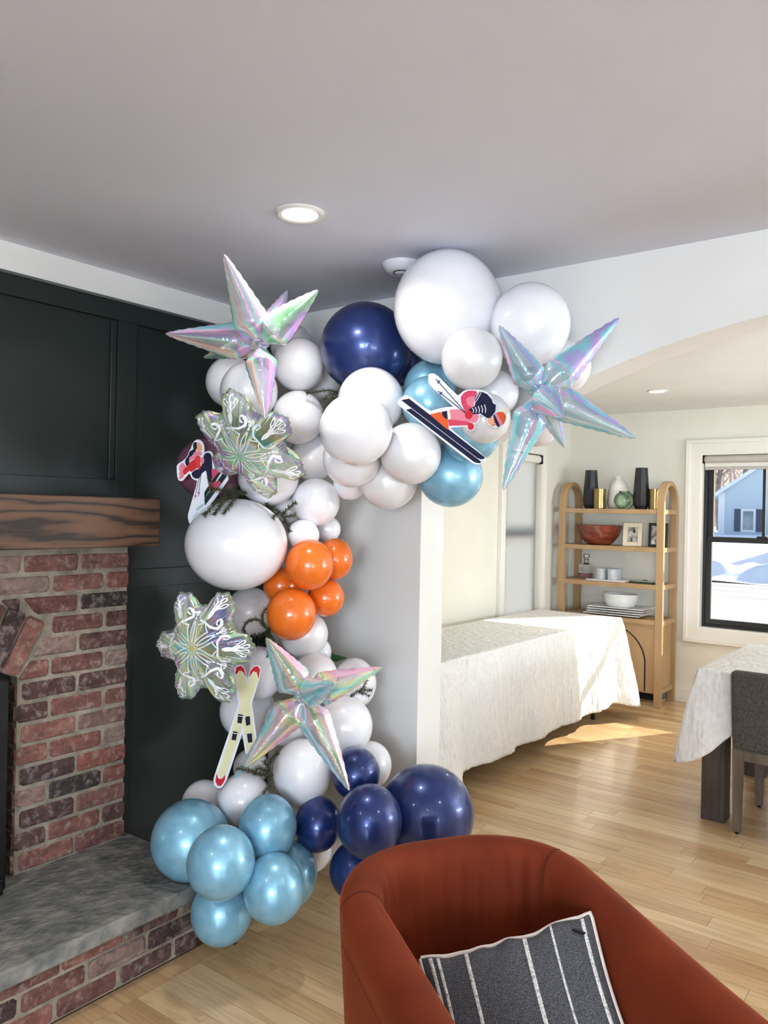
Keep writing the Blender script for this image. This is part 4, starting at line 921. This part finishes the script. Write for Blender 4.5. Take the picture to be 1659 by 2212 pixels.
# ------------------------------------------------------------------ snowflake foil balloons
m_print = pm('white_print', s(244, 244, 246), s(238, 238, 242), 9, .35)
def snowflake(cx, cy, d, R, nrm, up, mat, label):
    """nrm: facing direction, up: direction of the first arm"""
    c = at(cx, cy, d); Z = nrm.normalized(); A = (up - Z * up.dot(Z)).normalized(); B = Z.cross(A)
    t = thing('snowflake_balloon', label, 'foil balloon', c, group='iridescent snowflake foil balloons')
    def Rt(th):
        ph = (math.degrees(th) + 30) % 60 - 30; q = abs(ph)
        arm = math.exp(-(q / 17) ** 4)
        return .67 + .31 * arm + .032 * math.exp(-(q / 19) ** 6) * math.cos(math.radians(ph * 24))
    def hgt(rho, th):
        ph = abs((math.degrees(th) + 30) % 60 - 30)
        k = max(0, 1 - rho ** 2.4) ** .62
        return k * (.40 - .10 * smoothstep(.35, 1, rho)) * (1 - .0 * ph)
    def P3(x, y, lift=0, side=1):
        r = math.hypot(x, y); th = math.atan2(y, x); RR = Rt(th); rho = min(r / RR, 1)
        h = hgt(rho, th) * .80
        wr = .012 * math.sin(th * 96 + 3 * math.sin(th * 7)) * smoothstep(.45, .95, rho) * (1 - smoothstep(.97, 1, rho))
        return A * (x * R) + B * (y * R) + Z * ((h + wr) * R * side + lift)
    for side in (1, -1):
        MB().grid(lambda u, v, side=side: P3(math.cos(u * 2 * PI * side) * Rt(u * 2 * PI * side) * v ** .8, math.sin(u * 2 * PI * side) * Rt(u * 2 * PI * side) * v ** .8, 0, side), 288, 26, cu=True).build('front_foil' if side > 0 else 'back_foil', mat, t, ang=180, local=True)
    def rim(u, v):
        th = u * 2 * PI; k = Rt(th) + .028 * v * (1 + .2 * math.sin(th * 120)); return A * (math.cos(th) * k * R) + B * (math.sin(th) * k * R) + Z * (.004 * math.sin(th * 70) * v)
    o = MB().grid(rim, 288, 2, cu=True).build('seam_rim', mat, t, ang=180, local=True)
    md = o.modifiers.new('thickness', 'SOLIDIFY'); md.thickness = .0008
    mb = MB()
    def ribbon(pts, w, closed=False):
        n = len(pts); W = w if isinstance(w, list) else [w] * n; L_, R_ = [], []
        for i in range(n):
            if closed: q0, q1 = pts[i - 1], pts[(i + 1) % n]
            else: q0, q1 = pts[max(i - 1, 0)], pts[min(i + 1, n - 1)]
            dx, dy = q1[0] - q0[0], q1[1] - q0[1]; l = math.hypot(dx, dy) or 1; nx, ny = -dy / l * W[i] / 2, dx / l * W[i] / 2
            L_.append(P3(pts[i][0] + nx, pts[i][1] + ny, .0035)); R_.append(P3(pts[i][0] - nx, pts[i][1] - ny, .0035))
        m = n if closed else n - 1
        mb.add(L_ + R_, [(i, (i + 1) % n, n + (i + 1) % n, n + i) for i in range(m)])
    def pol(r, deg): a = math.radians(deg); return (r * math.cos(a), r * math.sin(a))
    def quad(p0, p1, p2, n=10): return [((1 - t_) ** 2 * p0[0] + 2 * t_ * (1 - t_) * p1[0] + t_ * t_ * p2[0], (1 - t_) ** 2 * p0[1] + 2 * t_ * (1 - t_) * p1[1] + t_ * t_ * p2[1]) for t_ in [i / n for i in range(n + 1)]]
    ribbon([pol(.13 if k % 2 == 0 else .06, 30 * k) for k in range(12)], .014, True)
    def drop(x0, y0, ang, ln, wd):    # teardrop loop from a stem
        P = []
        for i in range(17):
            a = 2 * PI * i / 16; lx = ln * (.5 - .5 * math.cos(a)); ly = wd * math.sin(a) * (.25 + .75 * (lx / ln)); 
            P.append((x0 + lx * math.cos(ang) - ly * math.sin(ang), y0 + lx * math.sin(ang) + ly * math.cos(ang)))
        return P
    for k in range(6):
        a = 60 * k
        for sg in (1, -1):
            # concave kite around each arm, petal between the arms
            ribbon(quad(pol(.13, a), pol(.26, a + sg * 8), pol(.40, a + sg * 17)), .016)
            ribbon(quad(pol(.40, a + sg * 17), pol(.42, a + sg * 9), pol(.50, a)), .016)
            ribbon(quad(pol(.10, a + sg * 30), pol(.28, a + sg * 17), pol(.45, a + sg * 30)), .015)
            # scrolls sprouting from the kite's point
            ribbon(quad(pol(.50, a), pol(.47, a + sg * 13), pol(.52, a + sg * 22)) + quad(pol(.52, a + sg * 22), pol(.60, a + sg * 22), pol(.68, a + sg * 15))[1:], [.018 + .026 * math.sin(PI * i / 20) for i in range(21)])
            ribbon(quad(pol(.56, a + sg * 18), pol(.62, a + sg * 12), pol(.68, a + sg * 15)), .016)
            # fan of loops at the arm's end
            p = pol(.70, a); 
            for ang, ln, st in ((11, .12, .84), (36, .14, .78)):
                e = (p[0] + math.cos(math.radians(a + sg * ang)) * (st - .70), p[1] + math.sin(math.radians(a + sg * ang)) * (st - .70))
                ribbon(quad(p, ((p[0] + e[0]) / 2, (p[1] + e[1]) / 2), e, 5), [.05, .046, .04, .034, .028, .022])
                ribbon(drop(e[0], e[1], math.radians(a + sg * ang * .9), ln, .035), .017)
        ribbon(quad(pol(.55, a), pol(.62, a), pol(.76, a)), [.012 + .06 * math.sin(PI * i / 11) for i in range(11)])
        # small sprig in each hollow
        b = a + 30; p = pol(.47, b); ribbon(quad(p, pol(.50, b), pol(.53, b), 4), [.034, .03, .024, .02, .016])
        for ang in (-34, 0, 34):
            ribbon(drop(*pol(.52, b), math.radians(b + ang), .085, .02), .013)
    mb.build('printed_pattern', m_print, t, ang=180, local=True)
snowflake(541, 962, 2.66, .205, -FW * .72 - CI * .40 - CJ * .58, CI * .92 + CJ * -.36, m_foil_d, 'iridescent snowflake balloon beneath the upper star balloon, turned towards the fireplace')
snowflake(442, 1396, 2.66, .198, -FW * .88 - CI * .42 + CJ * .03, CI * .99 + CJ * .02, m_foil_d, 'iridescent snowflake balloon beside the crossed skis, against the dark wall')

# ------------------------------------------------------------------ printed foam-board cutouts
_pc = {}
def ink(c):
    k = tuple(c)
    if k not in _pc: _pc[k] = pm('print_ink_%d' % len(_pc), s(*c), None, 8, .6, spec=.2)
    return _pc[k]
m_board = ink((232, 234, 242)); m_edge = ink((40, 42, 56))
def ell(cx, cy, rx, ry, n=20, rot=0): return [(cx + rx * math.cos(2 * PI * i / n) * math.cos(rot) - ry * math.sin(2 * PI * i / n) * math.sin(rot), cy + rx * math.cos(2 * PI * i / n) * math.sin(rot) + ry * math.sin(2 * PI * i / n) * math.cos(rot)) for i in range(n)]
def line(p0, p1, w): dx, dy = p1[0] - p0[0], p1[1] - p0[1]; l = math.hypot(dx, dy); nx, ny = -dy / l * w / 2, dx / l * w / 2; return [(p0[0] + nx, p0[1] + ny), (p1[0] + nx, p1[1] + ny), (p1[0] - nx, p1[1] - ny), (p0[0] - nx, p0[1] - ny)]
def chaikin(P, it=2):
    for _ in range(it):
        Q = []
        for i in range(len(P)):
            a, b = P[i], P[(i + 1) % len(P)]; Q += [(a[0] * .8 + b[0] * .2, a[1] * .8 + b[1] * .2), (a[0] * .2 + b[0] * .8, a[1] * .2 + b[1] * .8)]
        P = Q
    return P
def area2(P): return sum(P[i][0] * P[(i + 1) % len(P)][1] - P[(i + 1) % len(P)][0] * P[i][1] for i in range(len(P)))
def cutout(name, label, cat, sc, ox, oy, c0, d, boards, layers, tilt=(0, 0)):
    """outline coordinates are units of the printed sheet; c0 its centre; the board is a real 6 mm sheet"""
    org = at(ox + c0[0] / sc, oy + c0[1] / sc, d); k = d / FPX / sc
    Zd = (-FW + CI * tilt[0] + CJ * tilt[1]).normalized(); Xd = (CI - Zd * CI.dot(Zd)).normalized(); Yd = Zd.cross(Xd)
    t = thing(name, label, cat, org)
    fn = lambda a, b, w: Xd * ((a - c0[0]) * k) - Yd * ((b - c0[1]) * k) + Zd * w
    def pr(nm, P, w0, w1, mat, it=1):
        P = chaikin(P, it) if it else P
        if area2(P) > 0: P = P[::-1]
        MB().prism(P, w0, w1, fn).build(nm, mat, t, local=True, smooth=False)
    for i, (P, w) in enumerate(boards):
        pr('board', P, w - .006, w, m_board)
    for i, (nm, P, col, it) in enumerate(layers):
        w = boards[0][1]
        lift = .0004 + i * .00012
        pr(nm, P, w, w + lift, ink(col), it)
    return t
NAVY, PINK, LPINK, RED, ORG, SKIN, CREAM, WHT = (18, 22, 54), (206, 66, 96), (222, 128, 148), (200, 36, 44), (222, 92, 40), (232, 166, 130), (236, 226, 196), (236, 236, 242)
man = [(465, 120), (480, 105), (530, 95), (590, 130), (850, 390), (870, 385), (940, 325), (1000, 308), (1100, 312), (1180, 316), (1250, 336), (1310, 395), (1340, 470), (1372, 495), (1380, 550), (1374, 602), (1440, 590), (1450, 560), (1490, 538), (1538, 570), (1535, 605), (1512, 650), (1508, 710), (1465, 795),
       (1390, 826), (1320, 815), (1255, 775), (1245, 720), (1250, 700), (1225, 692), (1170, 650), (1145, 650), (1146, 720), (1115, 760), (1072, 770), (1086, 810), (1064, 855), (1020, 866), (980, 838), (970, 805), (765, 818), (765, 845), (1248, 1225), (1218, 1278), (1150, 1308), (1090, 1312), (1030, 1285),
       (60, 530), (52, 480), (100, 425), (150, 396), (200, 396), (480, 608), (560, 578), (720, 543), (800, 545), (740, 490), (480, 260), (462, 190)]
L_man = [('ski', [(100, 462), (205, 440), (1212, 1212), (1207, 1236), (1160, 1242), (1118, 1228)], NAVY, 0), ('ski', [(163, 590), (235, 572), (1165, 1272), (1152, 1294), (1092, 1288), (1056, 1268)], NAVY, 0),
         ('boot', [(480, 650), (620, 612), (645, 640), (690, 700), (718, 690), (735, 852), (700, 838)], ORG, 0), ('boot_top', [(635, 612), (712, 597), (722, 705), (690, 705), (655, 670)], NAVY, 0),
         ('trouser_leg', [(722, 713), (830, 716), (990, 742), (1060, 765), (1000, 788), (735, 798)], PINK, 0),
         ('trouser_leg', [(745, 582), (880, 576), (980, 598), (1060, 595), (1122, 600), (1137, 680), (1112, 745), (1065, 757), (1000, 742), (755, 712)], LPINK, 0), ('cuff', [(710, 592), (745, 582), (762, 708), (722, 713)], CREAM, 0),
         ('trouser_seat', [(893, 440), (900, 400), (935, 355), (1000, 322), (1122, 330), (1085, 440), (1062, 540), (1066, 620), (960, 612), (905, 510)], PINK, 1), ('thigh', [(1015, 405), (1095, 400), (1075, 470), (1060, 560), (985, 520), (960, 440)], LPINK, 1),
         ('jumper', [(1137, 340), (1185, 342), (1250, 370), (1312, 440), (1326, 492), (1365, 510), (1360, 590), (1345, 622), (1290, 690), (1250, 692), (1160, 632), (1050, 642), (1000, 580), (1080, 530), (1097, 470), (1075, 440)], NAVY, 0)]
for a, b in (((1145, 345), (1085, 448)), ((1170, 350), (1102, 468))): L_man.append(('hem_stripe', line(a, b, 8), WHT, 0))
for i, xx in enumerate((1052, 1090, 1130, 1172, 1214)):
    L_man.append(('sleeve_stripe', [(xx - 8, 560 - i * 12), (xx + 2, 556 - i * 12), (xx + 20, 590 - i * 4), (xx + 12, 622), (xx + 2, 622), (xx + 10, 590 - i * 4)], WHT, 0))
L_man += [('pole', line((560, 172), (962, 622), 8), NAVY, 0), ('pole', line((590, 335), (962, 630), 8), NAVY, 0), ('pole_basket', ell(598, 212, 24, 13, rot=-.9), (60, 74, 118), 0), ('pole_basket', ell(630, 366, 24, 13, rot=-.9), (60, 74, 118), 0),
          ('mitten', ell(1000, 650, 50, 58), RED, 0), ('mitten', ell(1028, 806, 42, 46), RED, 0),
          ('face', [(1258, 700), (1330, 668), (1392, 760), (1332, 806), (1285, 782), (1256, 745)], SKIN, 1), ('ear', ell(1350, 700, 14, 17), (238, 178, 144), 0), ('goggles', [(1328, 650), (1346, 648), (1418, 780), (1400, 816), (1376, 790), (1345, 742)], NAVY, 0),
          ('hat', [(1372, 615), (1440, 600), (1492, 640), (1502, 690), (1468, 770), (1440, 782), (1412, 720), (1384, 640)], ORG, 1), ('hat_band', [(1344, 640), (1374, 615), (1455, 765), (1420, 800)], LPINK, 0), ('pompom', ell(1492, 584, 40, 38), CREAM, 0), ('eye', line((1318, 792), (1350, 770), 6), (40, 30, 30), 0)]
cutout('skier_cutout', 'flat printed cutout of a man skiing in navy jumper and orange hat', 'cutout', 6.144, 850, 790, (700, 700), 2.50, [(man, 0)], L_man, (.06, .04))
wom = [(130, 770), (300, 658), (375, 560), (388, 490), (440, 415), (468, 330), (508, 250), (580, 203), (640, 207), (702, 250), (742, 330), (754, 420), (748, 515), (790, 478), (860, 463), (922, 488), (952, 560), (982, 858), (1135, 785), (1348, 1060), (1100, 1400), (950, 1620), (700, 1850), (440, 2150), (400, 2100), (365, 1950), (440, 1680), (598, 1140), (540, 1132), (460, 1082), (410, 965), (330, 1055), (240, 1154), (170, 1142), (138, 1090), (122, 1000), (112, 820)]
SK = (24, 40, 42)
L_wom = [('ski', [(1125, 838), (1190, 878), (770, 1532), (752, 1522), (755, 1400)], SK, 0), ('ski', [(1205, 938), (1268, 1050), (765, 1712), (755, 1552)], SK, 0),
         ('snow_stroke', [(560, 1772), (740, 1650), (735, 1722), (580, 1832)], (176, 200, 206), 0), ('snow_stroke', [(485, 1970), (600, 1862), (600, 1905), (475, 2005)], (176, 200, 206), 0),
         ('scarf_tail', [(180, 790), (260, 718), (305, 790), (345, 830), (285, 890), (262, 960), (305, 1012), (232, 1100), (172, 1112), (168, 1060), (192, 1020), (163, 990), (192, 920), (163, 880), (178, 840)], LPINK, 1),
         ('trousers', [(738, 560), (800, 505), (870, 508), (917, 560), (930, 700), (942, 1000), (930, 1130), (850, 1232), (812, 1000), (790, 902), (690, 982), (640, 1080), (560, 1102), (480, 1052), (452, 960), (570, 880), (640, 890), (690, 790), (722, 720)], NAVY, 1),
         ('jacket', [(560, 590), (620, 568), (667, 600), (662, 700), (672, 850), (622, 902), (590, 842), (560, 872), (440, 952), (420, 902), (310, 1012), (270, 972), (258, 920), (300, 860), (370, 800), (420, 720), (540, 650)], RED, 1),
         ('sleeve', [(575, 600), (640, 590), (668, 650), (660, 800), (625, 895), (590, 840), (570, 720)], (214, 60, 56), 1),
         ('scarf', [(518, 510), (560, 480), (640, 474), (692, 490), (702, 560), (620, 570), (560, 592), (540, 642), (440, 692), (403, 680), (403, 610), (450, 585), (510, 570)], LPINK, 1),
         ('face', [(578, 268), (640, 280), (682, 322), (704, 392), (692, 452), (640, 482), (580, 472), (556, 440), (590, 400)], SKIN, 1),
         ('hair', [(508, 268), (582, 263), (580, 330), (590, 400), (556, 430), (560, 470), (512, 510), (490, 562), (420, 602), (402, 640), (412, 740), (345, 822), (303, 720), (330, 640), (390, 570), (400, 500), (440, 460), (490, 440), (508, 410), (490, 340)], NAVY, 1),
         ('boot', [(925, 880), (1120, 868), (1132, 890), (950, 1112), (930, 1050)], (206, 70, 100), 0), ('boot', [(848, 1232), (990, 1170), (1090, 1140), (1132, 1180), (960, 1402), (880, 1382)], (206, 70, 100), 0), ('boot_sole', line((1128, 1190), (962, 1400), 16), LPINK, 0),
         ('pole', line((705, 760), (530, 1556), 9), NAVY, 0), ('pole', line((695, 880), (615, 1502), 9), NAVY, 0), ('mitten', ell(712, 680, 44, 80), LPINK, 0),
         ('pole_basket', ell(552, 1490, 28, 18, rot=.5), (200, 84, 116), 0), ('pole_basket', ell(626, 1420, 28, 18, rot=.5), (200, 84, 116), 0)]
cutout('skier_cutout', 'flat printed cutout of a woman skiing in red jacket and pink scarf', 'cutout', 10.536, 370, 930, (700, 1150), 2.845, [(wom, 0)], L_wom, (-.05, .0))
skA = [(545, 262), (555, 225), (580, 203), (612, 198), (632, 225), (622, 292), (562, 500), (402, 992), (377, 1062), (345, 1107), (318, 1112), (288, 1092), (281, 1050), (298, 990), (470, 480)]
skB = [(430, 225), (450, 196), (492, 198), (518, 240), (532, 300), (567, 490), (608, 790), (612, 850), (560, 890), (522, 872), (493, 690), (468, 490), (438, 320)]
IV = (226, 222, 178)
L_ski = [('ski', [(450, 268), (475, 238), (502, 260), (522, 310), (557, 490), (597, 800), (560, 875), (535, 865), (510, 690), (480, 490)], IV, 0), ('ski_tip', [(440, 262), (450, 215), (482, 203), (507, 225), (524, 290), (502, 252), (475, 236), (450, 266)], RED, 0),
         ('binding', [(515, 580), (552, 578), (556, 640), (525, 650)], NAVY, 0), ('binding', [(530, 708), (568, 705), (572, 770), (540, 775)], NAVY, 0),
         ('ski', [(545, 300), (575, 248), (602, 245), (617, 292), (552, 490), (380, 1002), (345, 1042), (310, 1012), (478, 490)], IV, 0), ('ski_tip', [(545, 290), (555, 240), (578, 212), (607, 204), (627, 230), (615, 300), (602, 250), (575, 245)], RED, 0),
         ('ski_tail', [(305, 1003), (320, 1040), (345, 1042), (372, 1010), (368, 1050), (342, 1092), (315, 1092), (298, 1060)], RED, 0),
         ('binding', [(465, 560), (503, 568), (490, 632), (458, 627)], NAVY, 0), ('binding_strap', line((466, 574), (500, 581), 5), WHT, 0), ('binding', [(428, 688), (462, 694), (448, 757), (415, 752)], NAVY, 0), ('binding_strap', line((428, 702), (458, 708), 5), WHT, 0)]
cutout('crossed_skis_cutout', 'flat printed cutout of two crossed cream skis with red tips', 'cutout', 3.456, 380, 1380, (450, 650), 2.80, [(skA, 0), (skB, -.0005)], L_ski, (0, .03))
# little green card
tcard = at(733, 1420, 3.14)
cdo = MB().prism([(-.030, .016), (.032, -.002), (-.016, -.018), (-.03, -.010)], -.002, 0, lambda a, b, w: tcard + CI * a + CJ * b - FW * w).build('green_card', ink((38, 74, 34)), smooth=False)
tag(cdo, 'small dark green card corner poking out beside white balloons at the wall', 'card')

# ------------------------------------------------------------------ pine sprigs
m_needle = pm('pine_needle', s(66, 74, 48), s(48, 54, 34), 60, .6); m_twig = pm('pine_twig', s(88, 66, 44), s(70, 52, 34), 60, .8)
def sprig(twigs, d, label, dens=3.0, nl=.017):
    pts0 = at(twigs[0][0][0], twigs[0][0][1], d); t = thing('pine_sprig', label, 'pine sprig', pts0, group='pine sprigs tucked in the garland')
    st = MB(); nd = MB()
    for tw in twigs:
        P = [at(x, y, d + (dd[0] if dd else 0)) - pts0 for (x, y, *dd) in tw]; Q = []
        for i in range(len(P) - 1):
            p0, p1, p2, p3 = P[max(i - 1, 0)], P[i], P[i + 1], P[min(i + 2, len(P) - 1)]; n = max(2, int((p2 - p1).length / .004))
            for j in range(n):
                w = j / n; Q.append(.5 * ((2 * p1) + (-p0 + p2) * w + (2 * p0 - 5 * p1 + 4 * p2 - p3) * w * w + (-p0 + 3 * p1 - 3 * p2 + p3) * w ** 3))
        Q.append(P[-1]); m = len(Q)
        st.tube(Q, [.0022 * (1 - .6 * i / m) for i in range(m)], 6)
        for i in range(1, m):
            T = (Q[i] - Q[i - 1]).normalized(); a = T.orthogonal().normalized(); b = T.cross(a)
            for _ in range(int(dens * 2 + random.random() * 2)):
                ph = random.random() * 2 * PI; dr = (T * random.uniform(.5, .9) + a * math.cos(ph) + b * math.sin(ph)).normalized()
                L_ = nl * random.uniform(.7, 1.15); w = dr.orthogonal().normalized() * .0013; w2 = dr.cross(w)
                p = Q[i]; tip = p + dr * L_
                nd.add([p + w, p - w * .5 + w2 * .87, p - w * .5 - w2 * .87, tip], [(0, 1, 3), (1, 2, 3), (2, 0, 3)])
    st.build('stem', m_twig, t, local=True)
    tag(nd.build('needles', m_needle, t, local=True, smooth=False), kind='stuff')
sprig([[(735, 850), (710, 843), (690, 846), (664, 850)], [(738, 855), (718, 862), (706, 875), (700, 893)], [(738, 850), (715, 852), (700, 862)]], 2.92, 'pine sprig under the big navy balloon')
sprig([[(532, 1064), (500, 1068), (468, 1086), (442, 1112)], [(520, 1064), (490, 1078), (474, 1095), (463, 1111)], [(515, 1066), (500, 1085), (484, 1110)], [(535, 1066), (495, 1060), (458, 1058)], [(458, 1066), (456, 1048), (453, 1034)]], 2.725, 'pine sprig lying over the huge oval white balloon', 4)
sprig([[(572, 1086), (588, 1096), (606, 1108), (616, 1126), (625, 1147)], [(606, 1106), (596, 1112), (586, 1124)], [(610, 1112), (622, 1098), (638, 1086)], [(612, 1118), (625, 1116), (636, 1114)]], 2.80, 'pine sprig between the oval balloon and the small bright white balloon', 4)
sprig([[(580, 1360), (556, 1338), (534, 1344), (526, 1360), (536, 1374), (556, 1372), (580, 1366)], [(572, 1356), (566, 1330), (578, 1312)], [(575, 1368), (582, 1390), (580, 1418)], [(578, 1364), (592, 1384), (606, 1402)]], 2.86, 'looped pine sprig beside the lowest orange balloon', 3.5)
sprig([[(756, 1506), (776, 1492), (802, 1491)], [(778, 1492), (786, 1482), (793, 1470)], [(772, 1494), (786, 1498), (796, 1503)]], 2.93, 'pine sprig behind the lower star balloon\'s spike near the wall')
sprig([[(578, 1674), (556, 1672), (536, 1664), (514, 1660)], [(577, 1674), (580, 1650), (598, 1627)], [(578, 1672), (582, 1696), (562, 1724)], [(576, 1668), (560, 1660), (548, 1668)], [(590, 1680), (580, 1665), (572, 1645)]], 2.70, 'pine sprig over the white balloons at the crossed skis\' foot', 4)

# ------------------------------------------------------------------ outside the far window
m_snow = pm('snow', s(240, 243, 248), s(232, 236, 244), .6, .8, bump=.3, bscale=3); m_road = pm('winter_road', s(120, 122, 124), s(150, 152, 152), .4, .9, stretch=(.3, 3, 1))
def gz(y): return -.4 + .95 * smoothstep(27, 50, y)
def bank(x, y):
    b = .62 * math.exp(-((y - 26.6 - .5 * fract_noise(x * .3)) / (.45 if y < 26.6 else 1.4)) ** 2) * (.8 + .6 * fract_noise(x * 1.3, y * 1.3)) if y > 25 else 0
    return gz(y) + b + .05 * fract_noise(x * .5, y * .5, 3)
mb = MB(); mb.grid(lambda u, v: (-40 + 60 * u, 30 + 95 * v, bank(-40 + 60 * u, 30 + 95 * v)), 80, 100)
mb.grid(lambda u, v: (-24 + 32 * u, 25.4 + 4.6 * v, bank(-24 + 32 * u, 25.4 + 4.6 * v)), 160, 46)
mb.grid(lambda u, v: (-40 + 60 * u, 7 + 12.6 * v, -.4 + .05 * fract_noise((-40 + 60 * u) * .5, 12.6 * v)), 60, 24)
mb.grid(lambda u, v: (-45 + 41.8 * u, -14 + 21 * v, -.4 + .04 * fract_noise(u * 20, v * 9)), 40, 20)
tag(mb.build('ground_snow', m_snow, ang=180), kind='structure')
tag(MB().grid(lambda u, v: (-40 + 60 * u, 19.0 + 7 * v, -.43 + .02 * fract_noise(u * 50, v * 4)), 40, 6).build('road', m_road, ang=180), kind='structure')
m_siding, t_, b_ = newmat('blue_siding'); w = t_.nodes.new('ShaderNodeTexWave'); w.bands_direction = 'Z'; w.wave_profile = 'SAW'; w.inputs['Scale'].default_value = 2.6; tc_ = t_.nodes.new('ShaderNodeTexCoord')
bp = t_.nodes.new('ShaderNodeBump'); bp.inputs['Strength'].default_value = .6; bp.inputs['Distance'].default_value = .03
t_.links.new(tc_.outputs['Object'], w.inputs['Vector']); t_.links.new(w.outputs['Fac'], bp.inputs['Height']); t_.links.new(bp.outputs[0], b_.inputs['Normal']); b_.inputs['Base Color'].default_value = s(188, 204, 215); b_.inputs['Roughness'].default_value = .8
m_housewhite = pm('house_trim', s(232, 234, 238), s(226, 228, 232), 2, .7); m_shut = pm('slate_shutter', s(62, 74, 96), s(56, 68, 90), 3, .7); m_pane = pm('house_pane', s(120, 132, 140), s(160, 170, 172), 1.5, .1); m_roof = pm('snowy_roof', s(226, 232, 240), s(200, 206, 214), .8, .9)
HX0, HX1, HY, HB, HE = -13.65, -4.2, 52.4, .35, 3.0; HXM = (HX0 + HX1) / 2; HP = HE + (HXM - HX0) * .70
ho = thing('house', 'pale blue clapboard house across the snowy road', 'house', (HXM, HY + 4, HB))
MB().prism([(HX0, HB), (HX1, HB), (HX1, HE), (HXM, HP), (HX0, HE)], HY, HY + 9, lambda a, b, w: (a, w, b)).build('wall', m_siding, ho, smooth=False)
for sg, xe in ((-1, HX0), (1, HX1)):
    xo = xe + sg * .35; zo = HE - .35 * .70
    MB().prism([(xo, zo), (HXM, HP), (HXM, HP + .22), (xo, zo + .22)], HY - .35, HY + 9.3, lambda a, b, w: (a, w, b)).build('roof', m_roof, ho, smooth=False)
    MB().prism([(xo, zo - .06), (HXM, HP - .06), (HXM, HP + .16), (xo, zo + .16)], HY - .40, HY - .351, lambda a, b, w: (a, w, b)).build('rake_board', m_housewhite, ho, smooth=False)
MB().box(HX0 - .03, HX0 + .35, HY - .05, HY - .001, HB, HE + .1).build('corner_board', m_housewhite, ho, smooth=False)
for (a, b) in ((-12.35, -11.5), (-9.4, -8.4), (-6.6, -5.7)):
    wv = MB().box(a, b, HY - .06, HY - .001, .70, 2.12).build('window', m_housewhite, ho, smooth=False)
    MB().box(a + .13, b - .13, HY - .07, HY - .061, .84, 1.98).build('pane', m_pane, wv, smooth=False)
    MB().box(a - .38, a - .03, HY - .055, HY - .001, .72, 2.10).build('shutter', m_shut, ho, smooth=False); MB().box(b + .03, b + .38, HY - .055, HY - .001, .72, 2.10).build('shutter', m_shut, ho, smooth=False)
gh = thing('house', 'added house block, unseen past the picture edge, casting shadow on the snowy yard', 'house', (-1, 40, .1))  # unseen block added to throw the blue shadow across the snow
MB().prism([(-5, 0), (3, 0), (3, 3.0), (-1, 6.2), (-5, 3.0)], 36.5, 44, lambda a, b, w: (a, w, b)).build('wall', m_siding, gh, smooth=False)
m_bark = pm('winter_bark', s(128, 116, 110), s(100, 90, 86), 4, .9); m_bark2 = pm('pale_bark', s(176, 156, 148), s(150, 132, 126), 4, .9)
random.seed(21)
def tree(x, y, h, r, lean, label, mat):
    t = thing('bare_tree', label, 'tree', (x, y, .4), group='bare winter trees behind the house')
    tr = [Vector((lean * z / h * 1.0 + .12 * math.sin(z * .9 + x), .0, z)) for z in [h * i / 8 for i in range(9)]]
    MB().tube([p for p in tr], [r * (1 - .75 * i / 8) for i in range(9)], 10).build('trunk', mat, t, local=True)
    br = MB()
    for k in range(26):
        i = random.uniform(1.5, 7.8); p = tr[int(i)].lerp(tr[int(i) + 1], i - int(i)); a = random.random() * 2 * PI; L_ = (h * .34) * (1 - i / 11)
        dv = Vector((math.cos(a), math.sin(a), random.uniform(.5, 1.1))).normalized(); Q = [p + dv * L_ * q + Vector((0, 0, .25 * L_ * q * q)) for q in (0, .35, .7, 1)]
        br.tube(Q, [r * .3 * (1 - .09 * i) , r * .2, r * .1, r * .04], 5)
        for m in range(5):
            q = Q[random.randint(1, 2)]; dv2 = (dv + Vector((random.uniform(-.8, .8), random.uniform(-.8, .8), random.uniform(-.1, .7)))).normalized(); br.tube([q, q + dv2 * L_ * .28, q + dv2 * L_ * .5 + Vector((0, 0, .1))], [r * .09, r * .05, r * .02], 4)
    br.build('branches', mat, t, local=True)
for i, (px_, dd, h, r, ln) in enumerate([(1552, 62, 13, .26, .2), (1594, 66, 13, .28, 1.3), (1533, 74, 12, .2, -.5), (1572, 84, 14, .2, .3), (1620, 78, 14, .24, -.6), (1645, 70, 13, .22, .5), (1543, 92, 14, .22, .2), (1606, 96, 15, .22, -.3), (1526, 88, 13, .2, .4), (1563, 100, 15, .2, -.2), (1584, 104, 15, .2, .2)]):
    p = at(px_, 1140, dd)
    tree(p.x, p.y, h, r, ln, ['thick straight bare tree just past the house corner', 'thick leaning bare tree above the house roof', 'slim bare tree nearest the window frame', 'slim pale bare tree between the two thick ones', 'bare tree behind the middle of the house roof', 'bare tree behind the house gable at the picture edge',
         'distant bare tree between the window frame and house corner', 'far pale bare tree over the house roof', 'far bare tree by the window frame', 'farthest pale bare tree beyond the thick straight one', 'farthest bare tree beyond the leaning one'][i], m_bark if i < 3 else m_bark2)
